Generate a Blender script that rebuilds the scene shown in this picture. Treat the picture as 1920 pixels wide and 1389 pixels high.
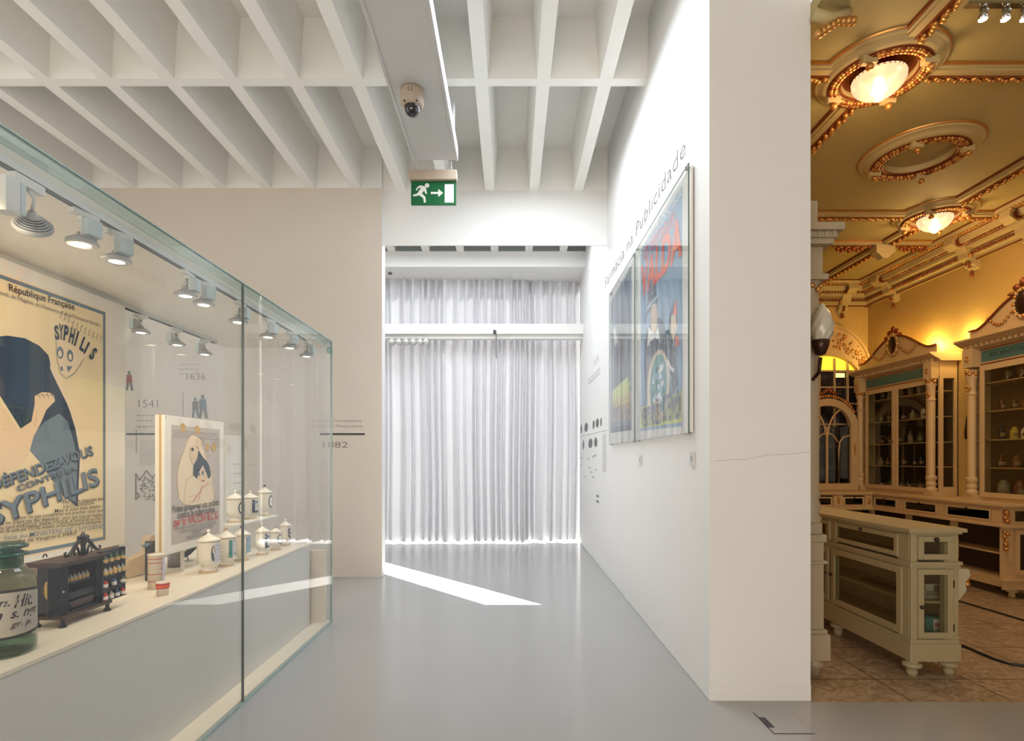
import bpy, math, random
from mathutils import Matrix, Vector
R = random.Random(7)
PI = math.pi
for o in list(bpy.data.objects): bpy.data.objects.remove(o)
SC = bpy.context.scene
COL = SC.collection

# ------------------------------------------------------------------ camera
F = 1024.0; CX = 958.0; CY = 860.0; EYE = 1.5
cd = bpy.data.cameras.new('camera'); cam = bpy.data.objects.new('camera', cd); COL.objects.link(cam)
cam.location = (0, 0, EYE); cam.rotation_euler = (PI / 2, 0, 0)
cd.sensor_width = 36; cd.lens = F * 36 / 1920
cd.shift_x = (960 - CX) / 1920; cd.shift_y = (CY - 694.5) / 1920
cd.clip_start = 0.05
SC.camera = cam

# ------------------------------------------------------------------ world, sun, lights, exposure
SC.view_settings.view_transform = 'Standard'; SC.view_settings.look = 'None'
SC.view_settings.exposure = 0.0; SC.view_settings.gamma = 1.0; SC.view_settings.use_curve_mapping = False
W = bpy.data.worlds.new('sky'); SC.world = W; W.use_nodes = True
bg = W.node_tree.nodes['Background']; bg.inputs[0].default_value = (0.88, 0.94, 1.0, 1); bg.inputs[1].default_value = 0.9


def light(name, kind, loc, power, color, **kw):
    l = bpy.data.lights.new(name, kind); l.energy = power; l.color = color
    for k, v in kw.items():
        if k not in ('rot', 'aim'): setattr(l, k, v)
    o = bpy.data.objects.new(name, l); COL.objects.link(o); o.location = loc
    if 'rot' in kw: o.rotation_euler = kw['rot']
    if 'aim' in kw: o.rotation_euler = (Vector(kw['aim']) - Vector(loc)).to_track_quat('-Z', 'Y').to_euler()
    return o


EL = math.radians(38)
sun_dir = Vector((0.678 * math.cos(EL), -0.735 * math.cos(EL), -math.sin(EL)))
sun = light('sun', 'SUN', (-8, 20, 12), 42.0, (1.0, 0.97, 0.93), angle=0.004)
sun.rotation_euler = sun_dir.to_track_quat('-Z', 'Y').to_euler()
# unseen warm fill added behind the camera to brighten the gallery
light('front_fill_light', 'AREA', (-1.8, -3.6, 1.5), 270, (1.0, 0.89, 0.76), shape='RECTANGLE', size=6.5, size_y=2.8, rot=(PI / 2, 0, 0))
# unseen overhead fill added to brighten the passage before the curtain
light('passage_fill_light', 'AREA', (-1.0, 7.8, 4.85), 92, (0.86, 0.93, 1.0), shape='RECTANGLE', size=4.0, size_y=1.2, rot=(0, 0, 0))
# unseen fill added at the left to brighten the right wall
light('side_fill_light', 'AREA', (-6.4, 3.2, 2.6), 70, (1.0, 0.97, 0.92), shape='RECTANGLE', size=5.0, size_y=3.0, rot=(0, -PI / 2, 0))
light('corridor_fill_light', 'AREA', (0.12, 4.9, 4.90), 100, (0.84, 0.92, 1.0), shape='RECTANGLE', size=1.1, size_y=2.6, rot=(0, 0, 0))  # added overhead fill for the header and corridor wall, no fixture


# ------------------------------------------------------------------ materials
def lin(c):
    c = c / 255.0
    return c / 12.92 if c <= 0.04045 else ((c + 0.055) / 1.055) ** 2.4


MATS = {}


def mat(name, rgb, rough=0.5, metal=0.0, var=0.0, scale=8.0, bump=0.0, spec=0.5, coat=0.0, emit=0.0, trans=0.0):
    if name in MATS: return MATS[name]
    m = bpy.data.materials.new(name); m.use_nodes = True
    nt = m.node_tree; p = nt.nodes['Principled BSDF']
    c = (lin(rgb[0]), lin(rgb[1]), lin(rgb[2]), 1)
    p.inputs['Base Color'].default_value = c
    p.inputs['Roughness'].default_value = rough; p.inputs['Metallic'].default_value = metal
    p.inputs['Specular IOR Level'].default_value = spec
    p.inputs['Coat Weight'].default_value = coat
    if emit:
        p.inputs['Emission Color'].default_value = c; p.inputs['Emission Strength'].default_value = emit
    if trans: p.inputs['Transmission Weight'].default_value = trans
    if var or bump:
        tc = nt.nodes.new('ShaderNodeTexCoord'); n = nt.nodes.new('ShaderNodeTexNoise')
        n.inputs['Scale'].default_value = scale; n.inputs['Detail'].default_value = 5
        nt.links.new(tc.outputs['Object'], n.inputs['Vector'])
        if var:
            mx = nt.nodes.new('ShaderNodeMix'); mx.data_type = 'RGBA'
            mx.inputs['A'].default_value = tuple(v * (1 - var) for v in c[:3]) + (1,)
            mx.inputs['B'].default_value = tuple(min(1, v * (1 + var)) for v in c[:3]) + (1,)
            nt.links.new(n.outputs['Fac'], mx.inputs['Factor']); nt.links.new(mx.outputs['Result'], p.inputs['Base Color'])
        if bump:
            b = nt.nodes.new('ShaderNodeBump'); b.inputs['Strength'].default_value = bump; b.inputs['Distance'].default_value = 0.01
            nt.links.new(n.outputs['Fac'], b.inputs['Height']); nt.links.new(b.outputs['Normal'], p.inputs['Normal'])
    MATS[name] = m
    return m


def glass(name, tint, refl=1.0, f0=0.04):
    """thin clear pane: tinted see-through plus mirror, weighted by the angle (Schlick)"""
    if name in MATS: return MATS[name]
    m = bpy.data.materials.new(name); m.use_nodes = True; nt = m.node_tree; nt.nodes.clear()
    N = nt.nodes.new; L = nt.links.new
    out = N('ShaderNodeOutputMaterial'); mix = N('ShaderNodeMixShader'); tr = N('ShaderNodeBsdfTransparent'); gl = N('ShaderNodeBsdfGlossy')
    tr.inputs[0].default_value = tuple(tint) + (1,); gl.inputs['Roughness'].default_value = 0.0
    g = N('ShaderNodeNewGeometry'); d = N('ShaderNodeVectorMath'); d.operation = 'DOT_PRODUCT'
    L(g.outputs['Incoming'], d.inputs[0]); L(g.outputs['Normal'], d.inputs[1])
    a = N('ShaderNodeMath'); a.operation = 'ABSOLUTE'; L(d.outputs['Value'], a.inputs[0])
    s = N('ShaderNodeMath'); s.operation = 'SUBTRACT'; s.inputs[0].default_value = 1; L(a.outputs[0], s.inputs[1])
    p = N('ShaderNodeMath'); p.operation = 'POWER'; L(s.outputs[0], p.inputs[0]); p.inputs[1].default_value = 5
    q = N('ShaderNodeMath'); q.operation = 'MULTIPLY_ADD'; L(p.outputs[0], q.inputs[0]); q.inputs[1].default_value = (1 - f0) * refl; q.inputs[2].default_value = f0 * refl
    L(q.outputs[0], mix.inputs[0]); L(tr.outputs[0], mix.inputs[1]); L(gl.outputs[0], mix.inputs[2]); L(mix.outputs[0], out.inputs[0])
    MATS[name] = m
    return m


def cloth(name, rgb, t=0.5):
    m = bpy.data.materials.new(name); m.use_nodes = True; nt = m.node_tree; nt.nodes.clear()
    N = nt.nodes.new; L = nt.links.new
    out = N('ShaderNodeOutputMaterial'); mix = N('ShaderNodeMixShader'); d = N('ShaderNodeBsdfDiffuse'); tr = N('ShaderNodeBsdfTranslucent')
    c = tuple(lin(v) for v in rgb) + (1,)
    d.inputs[0].default_value = c; tr.inputs[0].default_value = c; mix.inputs[0].default_value = t
    L(d.outputs[0], mix.inputs[1]); L(tr.outputs[0], mix.inputs[2]); L(mix.outputs[0], out.inputs[0])
    MATS[name] = m
    return m


def marble_floor():
    m = bpy.data.materials.new('marble_tiles'); m.use_nodes = True; nt = m.node_tree; p = nt.nodes['Principled BSDF']
    N = nt.nodes.new; L = nt.links.new
    tc = N('ShaderNodeTexCoord'); n = N('ShaderNodeTexNoise'); n.inputs['Scale'].default_value = 9; n.inputs['Detail'].default_value = 9
    n.inputs['Roughness'].default_value = 0.65; n.inputs['Distortion'].default_value = 2.2
    L(tc.outputs['Object'], n.inputs['Vector'])
    cr = N('ShaderNodeValToRGB'); e = cr.color_ramp.elements
    e[0].position = 0.36; e[0].color = (lin(138), lin(116), lin(94), 1); e[1].position = 0.6; e[1].color = (lin(184), lin(164), lin(140), 1)
    k = cr.color_ramp.elements.new(0.5); k.color = (lin(162), lin(138), lin(112), 1)
    L(n.outputs['Fac'], cr.inputs[0])
    b = N('ShaderNodeTexBrick'); b.offset = 0; b.inputs['Scale'].default_value = 1; b.inputs['Brick Width'].default_value = 0.62; b.inputs['Row Height'].default_value = 0.62
    b.inputs['Mortar Size'].default_value = 0.006; b.inputs['Mortar'].default_value = (lin(96), lin(76), lin(62), 1)
    L(tc.outputs['Object'], b.inputs['Vector']); L(cr.outputs[0], b.inputs['Color1']); L(cr.outputs[0], b.inputs['Color2'])
    L(b.outputs['Color'], p.inputs['Base Color']); p.inputs['Roughness'].default_value = 0.32
    MATS['marble_tiles'] = m
    return m


WALL = mat('white_plaster', (230, 229, 227), 0.7, var=0.02, scale=3, bump=0.03)
CEIL = mat('white_painted_concrete', (238, 237, 232), 0.75, var=0.03, scale=6, bump=0.05)
FLOOR = mat('grey_epoxy', (164, 162, 160), 0.15, var=0.03, scale=1.5, spec=0.6)
TERR = mat('pale_paving', (225, 225, 225), 0.8, var=0.05)
GREYP = mat('grey_painted_metal', (192, 192, 190), 0.5, var=0.02)
CREAMB = mat('cream_lacquer', (236, 226, 208), 0.4)
CABW = mat('warm_white_lacquer', (222, 220, 214), 0.4)
GL = glass('case_glass', (0.988, 0.995, 0.991))
GE = mat('green_glass_edge', (156, 178, 173), 0.15, spec=0.8)
GED = mat('dark_glass_joint', (92, 100, 98), 0.3)
STEEL = mat('brushed_steel', (168, 168, 166), 0.3, 1.0)
CHROME = mat('chrome', (210, 212, 214), 0.12, 1.0)
LAMPW = mat('white_lamp_enamel', (206, 206, 200), 0.35)
LAMPG = mat('grey_lamp_enamel', (158, 158, 154), 0.35)
BLK = mat('black_plastic', (28, 28, 30), 0.4)
DGREY = mat('dark_grey_metal', (58, 58, 62), 0.5)
BULB = mat('lit_halogen_lens', (255, 240, 214), 0.4, emit=6.0)
PAPER = mat('aged_paper', (226, 208, 170), 0.6, var=0.06, scale=5)
PAPERG = mat('grey_poster_paper', (186, 176, 168), 0.6, var=0.04, scale=6)
WMAT = mat('white_card_mount', (226, 222, 214), 0.6)
INK = mat('black_ink', (44, 42, 48), 0.6)
INKG = mat('grey_ink', (112, 108, 106), 0.6)
INKL = mat('pale_grey_ink', (164, 160, 156), 0.6)
NAVY = mat('navy_ink', (40, 58, 82), 0.6, var=0.12, scale=8)
BLUEG = mat('slate_blue_ink', (104, 122, 138), 0.6, var=0.08, scale=10)
PBLUE = mat('pale_blue_ink', (126, 158, 186), 0.6, var=0.08, scale=4)
SKYB = mat('light_blue_ink', (150, 180, 200), 0.6)
SKIN = mat('pale_skin_ink', (222, 196, 162), 0.6)
CRM = mat('cream_ink', (228, 208, 180), 0.6)
RED = mat('red_ink', (196, 64, 58), 0.6)
ORANGE = mat('orange_ink', (232, 98, 58), 0.6)
YEL = mat('yellow_green_ink', (206, 214, 96), 0.6)
OCH = mat('ochre_ink', (196, 160, 92), 0.6)
TEAL = mat('teal_ink', (60, 138, 130), 0.6)
PURP = mat('mauve_ink', (156, 132, 176), 0.6)
DSL = mat('dark_slate_ink', (62, 72, 86), 0.6, var=0.1)
WHT = mat('white_ink', (236, 236, 232), 0.6)
MGREEN = mat('exit_green', (4, 94, 50), 0.4)
PORC = mat('white_porcelain', (238, 232, 218), 0.18, coat=0.5)
PORCG = mat('gilded_porcelain_band', (200, 170, 130), 0.35)
EBON = mat('ebonised_wood', (34, 38, 54), 0.35, var=0.15, scale=14)
EBROWN = mat('dark_brown_wood', (72, 52, 50), 0.4, var=0.15, scale=14)
GOLD = mat('gilding', (206, 150, 84), 0.38, 0.75, var=0.2, scale=40)
GOLDD = mat('old_copper_gilding', (150, 84, 48), 0.42, 0.7, var=0.25, scale=30)
PCREAM = mat('cream_cabinet_paint', (204, 174, 128), 0.45, var=0.03)
PCREAM2 = mat('ivory_counter_paint', (166, 151, 117), 0.42, var=0.03)
PCEIL = mat('ochre_ceiling_paint', (174, 158, 108), 0.7, var=0.04, scale=3)
PMOLD = mat('pale_ochre_moulding', (188, 168, 120), 0.6)
PWALL = mat('gold_damask_wallpaper', (196, 164, 100), 0.55, var=0.10, scale=26)
TEALP = mat('teal_name_panel', (78, 112, 108), 0.4)
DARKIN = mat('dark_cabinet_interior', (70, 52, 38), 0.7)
BRONZE = mat('dark_bronze', (70, 48, 36), 0.35, 0.7)
KNOB = mat('dark_wood_knob', (48, 24, 16), 0.3)
marble = marble_floor()
CURT = cloth('white_curtain_cloth', (212, 212, 215), 0.035)


# ------------------------------------------------------------------ mesh helpers
class MB:
    def __init__(s, M=None):
        s.v = []; s.f = []; s.m = []; s.sm = []; s.mats = []; s.M = M or Matrix()

    def mi(s, m):
        if m not in s.mats: s.mats.append(m)
        return s.mats.index(m)

    def add(s, vs, fs, m, smooth=False, M=None):
        T = s.M @ M if M is not None else s.M
        b = len(s.v); i = s.mi(m)
        s.v += [tuple(T @ Vector(p)) for p in vs]
        for f in fs:
            s.f.append([b + k for k in f]); s.m.append(i); s.sm.append(smooth)
        return s

    def box(s, x0, x1, y0, y1, z0, z1, m, M=None):
        if x0 > x1: x0, x1 = x1, x0
        if y0 > y1: y0, y1 = y1, y0
        if z0 > z1: z0, z1 = z1, z0
        s.nb = (getattr(s, 'nb', 0) + 1) % 11; e = s.nb * 3e-5   # keeps joined boards from sharing one plane
        if min(x1 - x0, y1 - y0, z1 - z0) > .002: x0 += e; x1 -= e; y0 += e; y1 -= e; z0 += e; z1 -= e
        vs = [(x0, y0, z0), (x1, y0, z0), (x1, y1, z0), (x0, y1, z0), (x0, y0, z1), (x1, y0, z1), (x1, y1, z1), (x0, y1, z1)]
        return s.add(vs, [(0, 3, 2, 1), (4, 5, 6, 7), (0, 1, 5, 4), (1, 2, 6, 5), (2, 3, 7, 6), (3, 0, 4, 7)], m, False, M)

    def prism(s, poly, a0, a1, m, axis='y', M=None, smooth=False):
        """closed polygon (p,q) swept along an axis: y -> (p,.,q); x -> (.,p,q); z -> (p,q,.)"""
        def P(p, a):
            return {'y': (p[0], a, p[1]), 'x': (a, p[0], p[1]), 'z': (p[0], p[1], a)}[axis]
        n = len(poly)
        vs = [P(p, a0) for p in poly] + [P(p, a1) for p in poly]
        fs = [(i, (i + 1) % n, n + (i + 1) % n, n + i) for i in range(n)]
        s.add(vs, fs, m, smooth, M)
        return s.add(vs, [tuple(range(n))[::-1], tuple(range(n, 2 * n))], m, False, M)

    def lathe(s, prof, m, c=(0, 0, 0), n=24, a0=0, a1=2 * PI, smooth=True, axis='z'):
        vs = []; fs = []; k = len(prof); full = abs(a1 - a0 - 2 * PI) < 1e-6
        nn = n if full else n + 1
        for i in range(nn):
            a = a0 + (a1 - a0) * i / n
            for r, z in prof:
                if axis == 'z': vs.append((c[0] + r * math.cos(a), c[1] + r * math.sin(a), c[2] + z))
                elif axis == 'y': vs.append((c[0] + r * math.cos(a), c[1] + z, c[2] + r * math.sin(a)))
                else: vs.append((c[0] + z, c[1] + r * math.cos(a), c[2] + r * math.sin(a)))
        for i in range(n):
            j = (i + 1) % nn
            for q in range(k - 1):
                fs.append((i * k + q, j * k + q, j * k + q + 1, i * k + q + 1))
        return s.add(vs, fs, m, smooth)

    def tube(s, pts, r, m, n=8):
        pts = [Vector(p) for p in pts]; vs = []; fs = []
        for i, p in enumerate(pts):
            t = (pts[min(i + 1, len(pts) - 1)] - pts[max(i - 1, 0)]).normalized()
            u = t.cross(Vector((0, 0, 1)))
            if u.length < 1e-3: u = t.cross(Vector((1, 0, 0)))
            u.normalize(); w = t.cross(u)
            rr = r[i] if isinstance(r, (list, tuple)) else r
            for k in range(n):
                a = 2 * PI * k / n
                vs.append(tuple(p + u * rr * math.cos(a) + w * rr * math.sin(a)))
        for i in range(len(pts) - 1):
            for k in range(n):
                fs.append((i * n + k, i * n + (k + 1) % n, (i + 1) * n + (k + 1) % n, (i + 1) * n + k))
        fs.append(tuple(range(n))[::-1]); fs.append(tuple(range((len(pts) - 1) * n, len(pts) * n)))
        return s.add(vs, fs, m, True)

    def ball(s, c, r, m, sq=(1, 1, 1), n=8, k=5):
        vs = []; fs = []
        for i in range(k + 1):
            t = PI * i / k
            for j in range(n):
                a = 2 * PI * j / n
                vs.append((c[0] + r * sq[0] * math.sin(t) * math.cos(a), c[1] + r * sq[1] * math.sin(t) * math.sin(a), c[2] + r * sq[2] * math.cos(t)))
        for i in range(k):
            for j in range(n):
                fs.append((i * n + j, (i + 1) * n + j, (i + 1) * n + (j + 1) % n, i * n + (j + 1) % n))
        return s.add(vs, fs, m, True)

    def blobs(s, pts, r, m, jit=0.4):
        for p in pts:
            s.ball(p, r * (1 + jit * (R.random() - 0.5)), m, (1 + jit * (R.random() - .5), 1 + jit * (R.random() - .5), 1), 6, 4)
        return s

    def build(s, name, parent=None, bevel=0.0, loc=None):
        me = bpy.data.meshes.new(name); me.from_pydata(s.v, [], s.f)
        for m in s.mats: me.materials.append(m)
        me.polygons.foreach_set('material_index', s.m); me.polygons.foreach_set('use_smooth', s.sm)
        me.update()
        o = bpy.data.objects.new(name, me); COL.objects.link(o)
        if parent: o.parent = parent
        if loc: o.location = loc
        if bevel:
            b = o.modifiers.new('bevel', 'BEVEL'); b.width = bevel; b.segments = 2; b.limit_method = 'ANGLE'
        return o


def tag(o, label, cat, group=None, kind=None):
    o['label'] = label; o['category'] = cat
    if group: o['group'] = group
    if kind: o['kind'] = kind
    return o


def struct(o):
    o['kind'] = 'structure'
    return o


def thing(name, label, cat, loc=(0, 0, 0), rz=0.0, group=None):
    o = bpy.data.objects.new(name, None); COL.objects.link(o); o.location = loc; o.rotation_euler = (0, 0, rz)
    o.empty_display_size = 0.05
    return tag(o, label, cat, group)


def dup(root, label=None, loc=None, rz=None, group=None, scale=None):
    r = root.copy(); COL.objects.link(r)
    for k in list(root.children):
        c = k.copy(); COL.objects.link(c); c.parent = r
        for g in list(k.children):
            d = g.copy(); COL.objects.link(d); d.parent = c
    if loc is not None: r.location = loc
    if rz is not None: r.rotation_euler = (0, 0, rz)
    if scale: r.scale = scale
    if label: r['label'] = label
    if group: r['group'] = group
    return r


# ------------------------------------------------------------------ flat print (posters, wall lettering)
TC = {}


def glyphs(s, bold=0.0, shear=0.0, spacing=1.0):
    key = (s, bold, shear, spacing)
    if key in TC: return TC[key]
    cu = bpy.data.curves.new('t', 'FONT'); cu.body = s; cu.size = 1; cu.resolution_u = 3; cu.offset = bold; cu.shear = shear; cu.space_character = spacing
    ob = bpy.data.objects.new('t', cu); COL.objects.link(ob)
    dg = bpy.context.evaluated_depsgraph_get(); me = bpy.data.meshes.new_from_object(ob.evaluated_get(dg))
    vs = [(v.co.x, v.co.y) for v in me.vertices]; fs = [tuple(p.vertices) for p in me.polygons]
    bpy.data.objects.remove(ob); bpy.data.curves.remove(cu); bpy.data.meshes.remove(me)
    if not vs: vs = [(0, 0)]
    x0 = min(v[0] for v in vs); x1 = max(v[0] for v in vs)
    TC[key] = (vs, fs, x0, x1)
    return TC[key]


class Print(MB):
    """layered flat shapes: each layer a hair over the one below; local x = right, y = up, z = out"""
    def __init__(s, M): super().__init__(M); s.k = 0

    def z(s): s.k += 1; return 0.0003 + s.k * 0.00016

    def poly(s, pts, m, z=None):
        z = s.z() if z is None else z
        return s.add([(p[0], p[1], z) for p in pts], [tuple(range(len(pts)))], m)

    def rect(s, u0, v0, u1, v1, m, z=None): return s.poly([(u0, v0), (u1, v0), (u1, v1), (u0, v1)], m, z)

    def ell(s, u, v, a, b, m, n=24, z=None, t=0.0):
        return s.poly([(u + a * math.cos(2 * PI * i / n) * math.cos(t) - b * math.sin(2 * PI * i / n) * math.sin(t),
                        v + a * math.cos(2 * PI * i / n) * math.sin(t) + b * math.sin(2 * PI * i / n) * math.cos(t)) for i in range(n)], m, z)

    def line(s, pts, w, m):
        z = s.z()
        for a, b in zip(pts, pts[1:]):
            d = Vector((b[0] - a[0], b[1] - a[1]))
            if d.length < 1e-6: continue
            n = Vector((-d.y, d.x)).normalized() * w / 2
            s.add([(a[0] - n.x, a[1] - n.y, z), (b[0] - n.x, b[1] - n.y, z), (b[0] + n.x, b[1] + n.y, z), (a[0] + n.x, a[1] + n.y, z)], [(0, 1, 2, 3)], m)
        return s

    def text(s, t, a, b, h, m, bold=0.0, shear=0.0, spacing=1.0, z=None, vert=False):
        """baseline from a to b (width is fitted), cap height h; letters stay upright if vert"""
        vs, fs, x0, x1 = glyphs(t, bold, shear, spacing)
        d = Vector((b[0] - a[0], b[1] - a[1])); L = d.length; e = d / L; n = Vector((0, 1)) if vert else Vector((-e.y, e.x))
        z = s.z() if z is None else z
        sx = L / (x1 - x0); sy = h / 0.69
        return s.add([(a[0] + (x - x0) * sx * e.x + y * sy * n.x, a[1] + (x - x0) * sx * e.y + y * sy * n.y, z) for x, y in vs], fs, m)

    def scribble(s, u0, u1, v, h, m, seed=0):
        r = random.Random(seed); u = u0; z = s.z()
        while u < u1:
            w = (0.5 + r.random() * 1.6) * h
            s.rect(u, v, min(u + w, u1), v + h * 0.55, m, z); u += w + h * 0.5


def frame_plane(o, right, up):
    r = Vector(right); u = Vector(up); n = r.cross(u)
    return Matrix(((r.x, u.x, n.x, o[0]), (r.y, u.y, n.y, o[1]), (r.z, u.z, n.z, o[2]), (0, 0, 0, 1)))


def onX(X, px, py):
    """depth and height of a sight line on the plane x = X"""
    Y = X * F / (px - CX)
    return Y, EYE + (CY - py) * Y / F


def onZ(z, px, py):
    Y = (EYE - z) * F / (py - CY)
    return (px - CX) * Y / F, Y


def onY(Y, px, py): return (px - CX) * Y / F, EYE + (CY - py) * Y / F


# ================================================================== STRUCTURE
XW = 1.232          # corridor face of the thick wall
YP = 3.39           # its end face
XP = 1.86
ZC = 4.93           # underside of the ribs
# floors
struct(MB().box(-6.6, XW + .02, -4, 9.95, -0.1, 0, FLOOR).box(XW + .02, 7.5, -4, YP - .02, -0.1, 0, FLOOR).box(XW + .02, XP, YP - .02, YP + .1, -0.1, 0, FLOOR).build('floor'))
struct(MB().box(XP, 7.5, YP - .02, 9.2, -0.1, 0.0, marble).build('floor.001'))
struct(MB().box(-9, 5, 9.95, 16, -0.2, -0.01, TERR).build('floor.002'))
# waffle ceiling
c = MB()
xs = [-0.27 + 0.566 * k for k in range(-12, 4)]


def cell(xa, xb, ya, yb, r0=0.06, r1=0.112, e=0.05, t=0.03, H=0.53):
    x0, x1, y0, y1 = xa + r0, xb - r0, ya + e, yb - e
    X0, X1, Y0, Y1 = xa + r1, xb - r1, y0 + t, y1 - t
    z = ZC; Z = ZC + H
    vs = [(xa, ya, z), (xb, ya, z), (xb, yb, z), (xa, yb, z), (x0, y0, z), (x1, y0, z), (x1, y1, z), (x0, y1, z), (X0, Y0, Z), (X1, Y0, Z), (X1, Y1, Z), (X0, Y1, Z)]
    fs = [(0, 4, 5, 1), (1, 5, 6, 2), (2, 6, 7, 3), (3, 7, 4, 0), (4, 8, 9, 5), (5, 9, 10, 6), (6, 10, 11, 7), (7, 11, 8, 4), (8, 11, 10, 9)]
    c.add(vs, fs, CEIL)


for ya, yb in ((3.04, 4.98), (4.98, 7.035), (6.99, 9.10)):
    for a, b in zip(xs, xs[1:]):
        if a > XW: continue
        if ya == 4.98 and b < -1.5: yb = 6.97
        elif ya == 4.98: yb = 7.035
        if b > XW + .3: cell(a, XW + 0.06, ya, yb)
        else: cell(a, b, ya, yb)
c.box(-7.2, 7.5, -4, 3.04, ZC, ZC + .1, CEIL)
c.box(-7.2, 7.5, 9.07, 10.0, ZC, ZC + .1, CEIL)
struct(c.build('ceiling'))
m = MB()
for a, b in zip(xs, xs[1:]):
    if a < XW: m.box(a + .06, min(b - .06, XW - .002), 9.005, 9.04, ZC - .002, ZC + .3, mat('slot_shade_grey', (128, 132, 132), .9))  # grey boards painting in the shade of the far ceiling slots
struct(m.build('slot_shade'))
# thick wall between corridor and pharmacy, with its end face towards us
struct(MB().box(XW, XP, YP, 10.0, 0, 5.6, WALL).build('wall_right'))
# wall with the timeline, and the header over the passage
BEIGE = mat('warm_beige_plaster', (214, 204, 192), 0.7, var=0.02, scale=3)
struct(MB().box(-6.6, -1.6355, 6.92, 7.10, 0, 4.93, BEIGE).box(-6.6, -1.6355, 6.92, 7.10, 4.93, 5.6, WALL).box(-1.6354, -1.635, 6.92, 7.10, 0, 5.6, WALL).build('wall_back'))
struct(MB().box(-1.635, XW, 6.985, 7.005, 4.229, 5.6, WALL).build('trim_1'))
# far window wall, opening closed by the curtain
struct(MB().box(-6.7, -4.27, 9.85, 9.95, 0, 5.4, WALL).box(-4.27, XW, 9.85, 9.95, 4.6, 5.4, WALL).build('wall_far'))
struct(MB().box(-6.7, -6.6, -4, 9.95, 0, 5.6, WALL).build('wall_left'))
struct(MB().box(-6.7, 7.6, -4.1, -4.0, 0, 5.6, WALL).build('wall_front'))
struct(MB().box(3.4, 7.5, 2.4, 2.5, 0, ZC, WALL).box(7.5, 7.6, -4, 9.2, 0, 5.6, WALL).build('wall_side_and_light_block'))  # unseen partition added to hold fill light off the pharmacy, plus outer side wall
# ceiling beam, pelmet and mid rail before the curtain
struct(MB().box(-6.6, XW, 9.02, 9.85, 4.67, 4.93, WALL).build('trim_2'))
struct(MB().box(-2.7, XW, 9.30, 9.42, 3.63, 3.80, WALL).box(-2.7, XW, 9.36, 9.50, 3.56, 3.63, WALL).build('trim_3'))
m = MB()
x0, z0 = onY(9.35, 927, 536); x1, z1 = onY(9.35, 990, 506)
m.box(0.0, 0.49, 9.30, 9.66, 4.655, 4.668, WALL)
tag(m.build('access_hatch'), 'white square access hatch in the soffit above the curtain', 'hatch')
# skirting line of the walls
struct(MB().box(-6.6, -1.63, 6.912, 6.92, 0.0, 0.012, GREYP).build('baseboard_back'))
struct(MB().box(XW - .006, XW, YP, 9.8, 0.0, 0.012, GREYP).build('baseboard_right'))
struct(MB().box(XW, XP, YP - .004, YP, 0.0, 0.095, WALL).build('baseboard_pillar'))

# suspended tray with camera and exit sign
H = 3.0
tray = MB().box(-.97, -.551, 1.0, 5.49, 4.5, 4.515, GREYP).box(-.99, -.965, 1.0, 5.49, 4.49, 4.62, GREYP).box(-.556, -.531, 1.0, 5.49, 4.49, 4.62, GREYP)
t = tray.build('ceiling_tray', bevel=.003); tag(t, 'long grey metal tray hanging under the ribbed ceiling', 'tray')
for y in (1.6, 3.4, 5.2):
    MB().box(-.98, -.96, y, y + .02, 4.6, 4.95, GREYP).box(-.556, -.536, y, y + .02, 4.6, 4.95, GREYP).build('hanger', t)
# dome camera
Y0 = 4.45
t = thing('dome_camera', 'beige dome security camera under the grey ceiling tray', 'security camera', (-.805, Y0, 4.5))
CAMB = mat('beige_plastic', (176, 160, 142), 0.45)
MB().lathe([(0, 0), (.094, 0), (.096, -.03), (.094, -.115), (.075, -.135), (.062, -.137)], CAMB, n=32).build('housing', t)
MB().lathe([(.062, -.134), (.06, -.165), (.045, -.195), (.022, -.21), (0, -.214)], mat('smoked_dome', (30, 24, 28), 0.08, spec=0.8), n=24).build('dome', t)
MB().ball((0.05, -.07, -.128), .008, BLK).ball((-.05, -.07, -.128), .008, BLK).build('screw', t)
MB().lathe([(.012, 0), (.02, 0)], INKG, (0, -.095, -.045), n=16, axis='y').build('emblem', t)
# exit sign
Ys = 5.45
t = thing('exit_sign', 'green hanging exit sign with running figure, arrow and door', 'exit sign', (-.786, Ys, 4.0))
sc = Ys / F
z = lambda py: EYE + (CY - py) * sc - 4.0
x = lambda px: (px - CX) * sc + .786
MB().box(x(768), x(857), -.045, .045, z(340), z(322), CAMB).build('housing', t, bevel=.004)
MB().box(x(771), x(855.5), -.008, .008, z(385), z(340), MGREEN).build('panel', t, bevel=.002)
pr = Print(frame_plane((0, -.0085, 0), (1, 0, 0), (0, 0, 1)))
P = lambda u, v: (x(u), z(v))
WS = mat('sign_white', (224, 226, 220), 0.4)
k = pr.z()
pr.rect(x(834), z(380.5), x(851), z(346), WS, k)
pr.poly([P(808, 360.5), P(822, 360.5), P(822, 355), P(831, 362.5), P(822, 370), P(822, 364.5), P(808, 364.5)], WS, k)
pr.ell(x(801), z(348.5), .023, .023, WS, 18, k)
pr.poly([P(783, 351), P(789, 348), P(797, 350.5), P(799, 354), P(791, 364), P(787, 366.5), P(783, 368), P(775, 369), P(775, 365.5), P(782, 364), P(785, 360), P(790, 352.5), P(784, 354), P(782, 358), P(779.5, 357)], WS, k)
pr.poly([P(791, 363), P(798, 370), P(799, 380.5), P(795, 380.5), P(794, 372.5), P(786, 366.5)], WS, k + .0001)
pr.poly([P(796, 354), P(799, 354), P(800, 359), P(801, 363.5), P(798.5, 364.5), P(796, 360)], WS, k + .0002)
pr.build('pictogram', t)
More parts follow.
